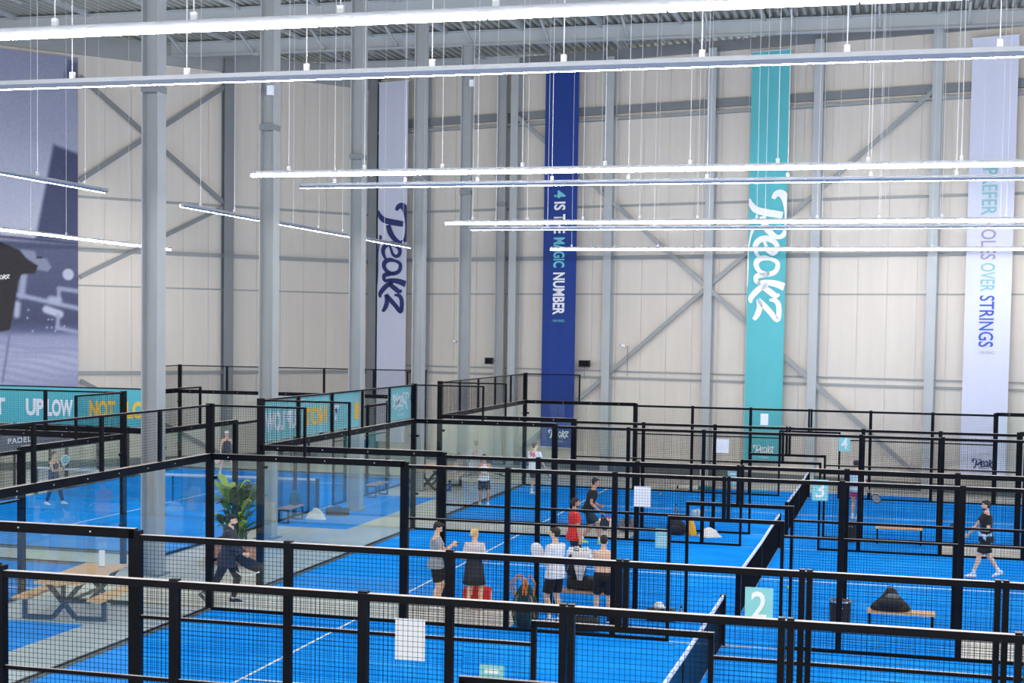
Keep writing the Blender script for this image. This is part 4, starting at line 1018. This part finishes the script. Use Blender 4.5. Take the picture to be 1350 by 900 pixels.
        if socks: obj('sock', MB().tube([an-Vector((0, 0, .004*h)), an+(knees[i]-an)*.22], [.0235*h, .0245*h], 12), socks, P, smooth=True)
    return P, arm, dict(hp=hp, sj=sj, neck=neck, pel=pel, h=h)

def racket(P, grip, d, face_n, label, col='c_black', col2='c_pale'):
    """padel racket held at grip, pointing along d (person's local axes)"""
    r = thing('padel_racket', label, 'racket', tuple(P.location), P.rotation_euler.z); d = Vector(d).normalized(); n = Vector(face_n); n = (n-d*n.dot(d)).normalized(); s = d.cross(n); g = Vector(grip)
    obj('handle', MB().tube([g-d*.06, g+d*.09], [.016, .015], 10), 'c_black', r, smooth=True)
    k = 26; c = g+d*.30; o = []
    for j in range(k):
        a = 2*PI*j/k; ra = .125 if math.cos(a) > -.3 else .125*(1-.25*(-.3-math.cos(a))); o.append(c+d*(math.cos(a)*.150)+s*(math.sin(a)*ra))
    F = MB(); F.loft([[v-n*.019 for v in o], [v+n*.019 for v in o]]); obj('face', F, col2, r)
    F = MB(); R = []
    for j in range(k+1):
        v = o[j % k]; u = (v-c).normalized(); R.append([v+n*.021-u*.018, v+n*.019+u*.004, v-n*.019+u*.004, v-n*.021-u*.018])
    obj('frame', F.loft(R, cap=False), col, r)
    t = MB()
    for q in (1, -1): t.bar(g+d*.08, c-d*.12+s*q*.07, .022, .03, n)
    obj('throat', t, col, r)
    hb = MB()
    for a in range(-2, 3):
        for b in range(-2, 3):
            if a*a+b*b < 7: hb.tube([c+d*a*.045+s*b*.04-n*.0195, c+d*a*.045+s*b*.04+n*.0195], .006, 8)
    obj('holes', hb, 'c_black', r, kind='stuff')
    return r
def chest_text(P, info, t, w, h_, zc, back, m, yaw=0):
    pass

# standing in the gap between courts two and three
P1, A, I = person('man in grey t-shirt and black shorts looking at his hands, in profile', 4.12, -23.1, 8, 1.75, ((.02, .10, 0), (-.04, -.10, 0)), ((.33, .05, 1.29), (.33, -.06, 1.27)),
    ('tee', 'c_grey'), ('shorts', 'c_black'), 'hair_dark', 'warm', headpitch=.45, hairstyle='tuft', grip=(1, 1), shoes='c_white', z0=0)
ph = thing('phone', 'small phone held by the man in grey', 'phone', tuple(P1.location), P1.rotation_euler.z)
obj('case', MB().box(.41, .48, -.045, .035, 1.305, 1.32), 'rubber', ph); obj('screen', MB().box(.415, .475, -.038, .028, 1.32, 1.323), 'bag_grey', ph)
person('woman in navy dress over a cream top, blond bun, seen from behind', 4.9, -23.05, 92, 1.66, ((-.02, .11, 0), (.03, -.12, 0)), ((.20, .16, 1.02), (.20, -.20, .98)),
    ('long', 'c_cream'), ('dress', 'c_charcoal'), 'hair_blond', 'warm', sex='f', hairstyle='bun', headyaw=-.5, z0=0, shoes='c_white')
PW_, A, I = person('man in white t-shirt and black shorts holding a white racket cover', 6.70, -23.75, 150, 1.84, ((.0, .13, 0), (-.05, -.13, 0)), ((.28, .12, 1.18), (.26, -.08, 1.15)),
    ('tee', 'c_white'), ('shorts', 'c_black'), 'hair_dark', 'warm', headyaw=.45, headpitch=.1, grip=(1, 1), shoes='c_white')
r = thing('racket_cover', 'white padded racket cover raised by the man in white', 'cover', tuple(PW_.location), PW_.rotation_euler.z)
b = MB(); dd = Vector((.28, .28, .9)).normalized(); n_ = Vector((.8, -.5, 0)); n_ = (n_-dd*n_.dot(dd)).normalized(); s_v = dd.cross(n_); g0 = Vector((.27, .10, 1.16))
R = []
for t, w in ((-.05, .05), (0, .08), (.1, .11), (.2, .125), (.29, .105), (.35, .06), (.37, .02)):
    R.append([g0+dd*t+s_v*w*math.cos(a)+n_*min(.035, w*.5)*math.sin(a) for a in [2*PI*j/16 for j in range(16)]])
obj('shell', b.loft(R), 'c_white', r, smooth=True); obj('zip', MB().tube([g0+dd*t+s_v*w for t, w in ((0, .082), (.1, .112), (.2, .127), (.29, .107), (.35, .062))], .005, 6), 'bag_grey', r)
person('bare backed man in black shorts, seen from behind beside the double post', 7.55, -23.35, 100, 1.68, ((.05, .13, 0), (-.03, -.12, 0)), ((.26, .10, .96), (.26, -.12, .96)),
    None, ('shorts', 'c_black'), 'hair_dark', 'warm', headpitch=.25, z0=.01, socks='c_black', shoes='c_black')
# court three
PR, A, I = person('man in red shirt and navy shorts carrying a racket', 5.93, -18.6, 30, 1.82, ((.05, .09, 0), (-.08, -.09, 0)), ((.14, .24, .80), (.06, -.27, .80)),
    ('tee', 'c_red'), ('shorts', 'c_navy'), 'hair_dark', 'tan', beard=True, grip=(0, 1), headyaw=-.1)
racket(PR, A[1][0], (.05, .02, -1), (1, .7, 0), 'black and pale blue racket hanging from the hand of the man in red', 'c_black', 'c_pale')
PB, A, I = person('man in black shirt and dark shorts stepping forward, bent at the waist', 5.14, -13.3, 4, 1.84, ((-.20, .12, .0, 0), (.34, -.12, .012, -.12)), ((.26, .20, .98), (.32, -.24, .90)),
    ('tee', 'c_black'), ('shorts', 'c_dgreen'), 'hair_dark', 'tan', lean=.24, pelvis=.88, headpitch=.15, shoes='sole_green')
racket(PB, A[1][0], (.25, -.1, -1), (.3, 1, 0), 'black racket held low by the crouching man in black', 'c_black', 'c_dgreen')
PK, A, I = person('bearded man all in black walking left with white trainers', 14.92, -15.5, 190, 1.82, ((.30, .10, 0, -.05), (-.34, -.10, .062, .35)), ((.26, .14, 1.13), (.36, -.14, .99)),
    ('tee', 'c_black'), ('shorts', 'c_black'), 'hair_dark', 'fair', beard=True, grip=(1, 1), headpitch=.08)
racket(PK, (.40, .12, 1.15), (1, .1, .12), (0, .3, 1), 'dark racket held in front by the man walking left', 'c_black', 'c_black')
t = thing('towel', 'blue and white towel at the waist of the man walking left', 'towel', tuple(PK.location), PK.rotation_euler.z)
tb = MB(); R = []
for i in range(9):
    q = i/8; R.append([Vector((.22-.30*q+.02*math.sin(i*2), .19+.02*math.cos(a)+.01*math.sin(i*3), 1.06-.05*math.sin(q*PI)-.03*q+(.045+.02*math.sin(i*2.3))*math.sin(a))) for a in [2*PI*j/10 for j in range(10)]])
obj('folds', tb.loft(R), 'print_blue', t, smooth=True); obj('hem', MB().tube([(.10, .20, 1.02), (.09, .215, .95), (.05, .2, .90)], [.035, .03, .012], 8), 'c_pale', t, smooth=True)
# court four
P96, A, I = person('man in white shirt with a pink 96 on the back, by the blue banner', 1.05, -2.7, 74, 1.78, ((.04, .11, 0), (-.05, -.11, 0)), ((.10, .25, .86), (.26, -.25, .93)),
    ('tee', 'c_white'), ('shorts', 'c_dgreen'), 'hair_brown', 'fair', headyaw=-.8, grip=(0, 1), vox=.013)
put_text('96', .22, .2, lambda a, z: (-.147+0*a, .11-a, 1.27+z), 'c_pink', P96, 'back_number', bold=.03)
racket(P96, A[1][0], (.6, -.5, -.6), (.5, .6, 0), 'thin dark racket held by the man with 96 on his back')
PG, A, I = person('woman in white tank top and navy shorts holding a racket out, facing us', .42, -6.7, -62, 1.68, ((.05, .12, 0), (-.04, -.12, 0)), ((.30, .24, 1.06), (.30, -.04, 1.04)),
    ('tank', 'c_white'), ('shorts', 'c_navy'), 'hair_brown', 'tan', sex='f', headpitch=.2, grip=(1, 1), hat=('c_charcoal', 'band'), vox=.013, hairstyle='tail')
racket(PG, (.34, .30, 1.06), (.15, 1, -.12), (.2, .1, 1), 'dark racket held sideways by the woman in the white tank top', 'c_black', 'c_grey')
PP, A, I = person('player in pale shirt and pink shorts with a cap, seen from behind', 11.72, -5.6, 72, 1.80, ((.06, .10, 0), (-.06, -.10, 0)), ((.20, .24, 1.0), (.12, -.34, .92)),
    ('tee', 'c_pale'), ('short_shorts', 'c_pink'), 'hair_dark', 'fair', hat=('c_charcoal', 'cap_back'), grip=(0, 1), vox=.013, headyaw=-.2)
racket(PP, A[1][0], (.1, -.75, -.6), (.9, .2, 0), 'grey racket swinging out from the player in pink shorts', 'c_charcoal', 'c_grey')
# aisle and left court
PC, A, I = person('man in dark padded coat and beanie walking in the aisle by the plant', .02, -23.95, 14, 1.84, ((.10, .08, 0, 0), (-.46, -.10, .10, .75)), ((.34, .10, .98), (.36, -.16, 1.02)),
    ('coat', 'c_coat'), ('trousers', 'c_black'), 'hair_dark', 'fair', lean=.10, beard=True, hat=('c_black', 'beanie'), grip=(1, 1), shoes='c_navy', socks='c_white', z0=0, headpitch=.1, pelvis=.93)
r = thing('racket_bag', 'black racket bag carried in front of the walking man in the coat', 'bag', tuple(PC.location), PC.rotation_euler.z)
b = MB(); R = []
for t, w, dz in ((-.06, .05, .12), (.05, .11, .08), (.2, .13, .02), (.34, .12, -.04), (.46, .08, -.08), (.5, .03, -.09)):
    R.append([Vector((.22+t, -.02+.09*math.cos(a)*(w/.17), .80+dz+w*math.sin(a))) for a in [2*PI*j/14 for j in range(14)]])
obj('body', b.loft(R), 'c_black', r, smooth=True); obj('strap', MB().tube([(.2, -.12, .66), (.34, -.16, .58), (.5, -.14, .60), (.66, -.1, .66)], .014, 6), 'c_white', r, smooth=True)
PN, A, I = person('woman in navy tank top standing legs apart behind the net', -11.25, -.75, -60, 1.66, ((.05, .24, 0), (-.03, -.24, 0)), ((.16, .28, .86), (.24, -.24, .88)),
    ('tank', 'c_navy'), ('short_shorts', 'c_charcoal'), 'hair_brown', 'fair', sex='f', grip=(0, 1), vox=.013, hairstyle='tail', knee_out=.5, hat=('c_white', 'cap'))
racket(PN, A[1][0], (.3, -.5, -.8), (1, .3, 0), 'orange racket held low by the woman in the navy tank top', 'orange', 'c_cream')
PL, A, I = person('woman in navy top with a pale racket, seen through the fence at the far left', -12.0, -11.1, -10, 1.66, ((.26, .12, 0, 0), (-.18, -.12, .0, .1)), ((.32, .05, 1.12), (.34, -.10, 1.10)),
    ('tank', 'c_navy'), ('trousers', 'c_navy'), 'hair_brown', 'fair', sex='f', grip=(1, 1), vox=.013, hairstyle='tail')
racket(PL, A[1][0], (.2, .1, 1), (.9, -.5, 0), 'pale mint racket held upright at the far left', 'c_white', 'teal_sign')
PQ, A, I = person('man in bright blue shirt near the far glass wall of the left court', -6.15, .1, -75, 1.76, ((.06, .14, 0), (-.05, -.14, 0)), ((.30, .16, .96), (.30, -.18, 1.0)),
    ('tee', 'c_blue'), ('shorts', 'c_grey'), 'hair_brown', 'fair', grip=(0, 1), vox=.013, hat=('c_white', 'cap'))
racket(PQ, A[1][0], (.5, .3, .5), (.6, -.6, .3), 'dark racket held by the man in the bright blue shirt')
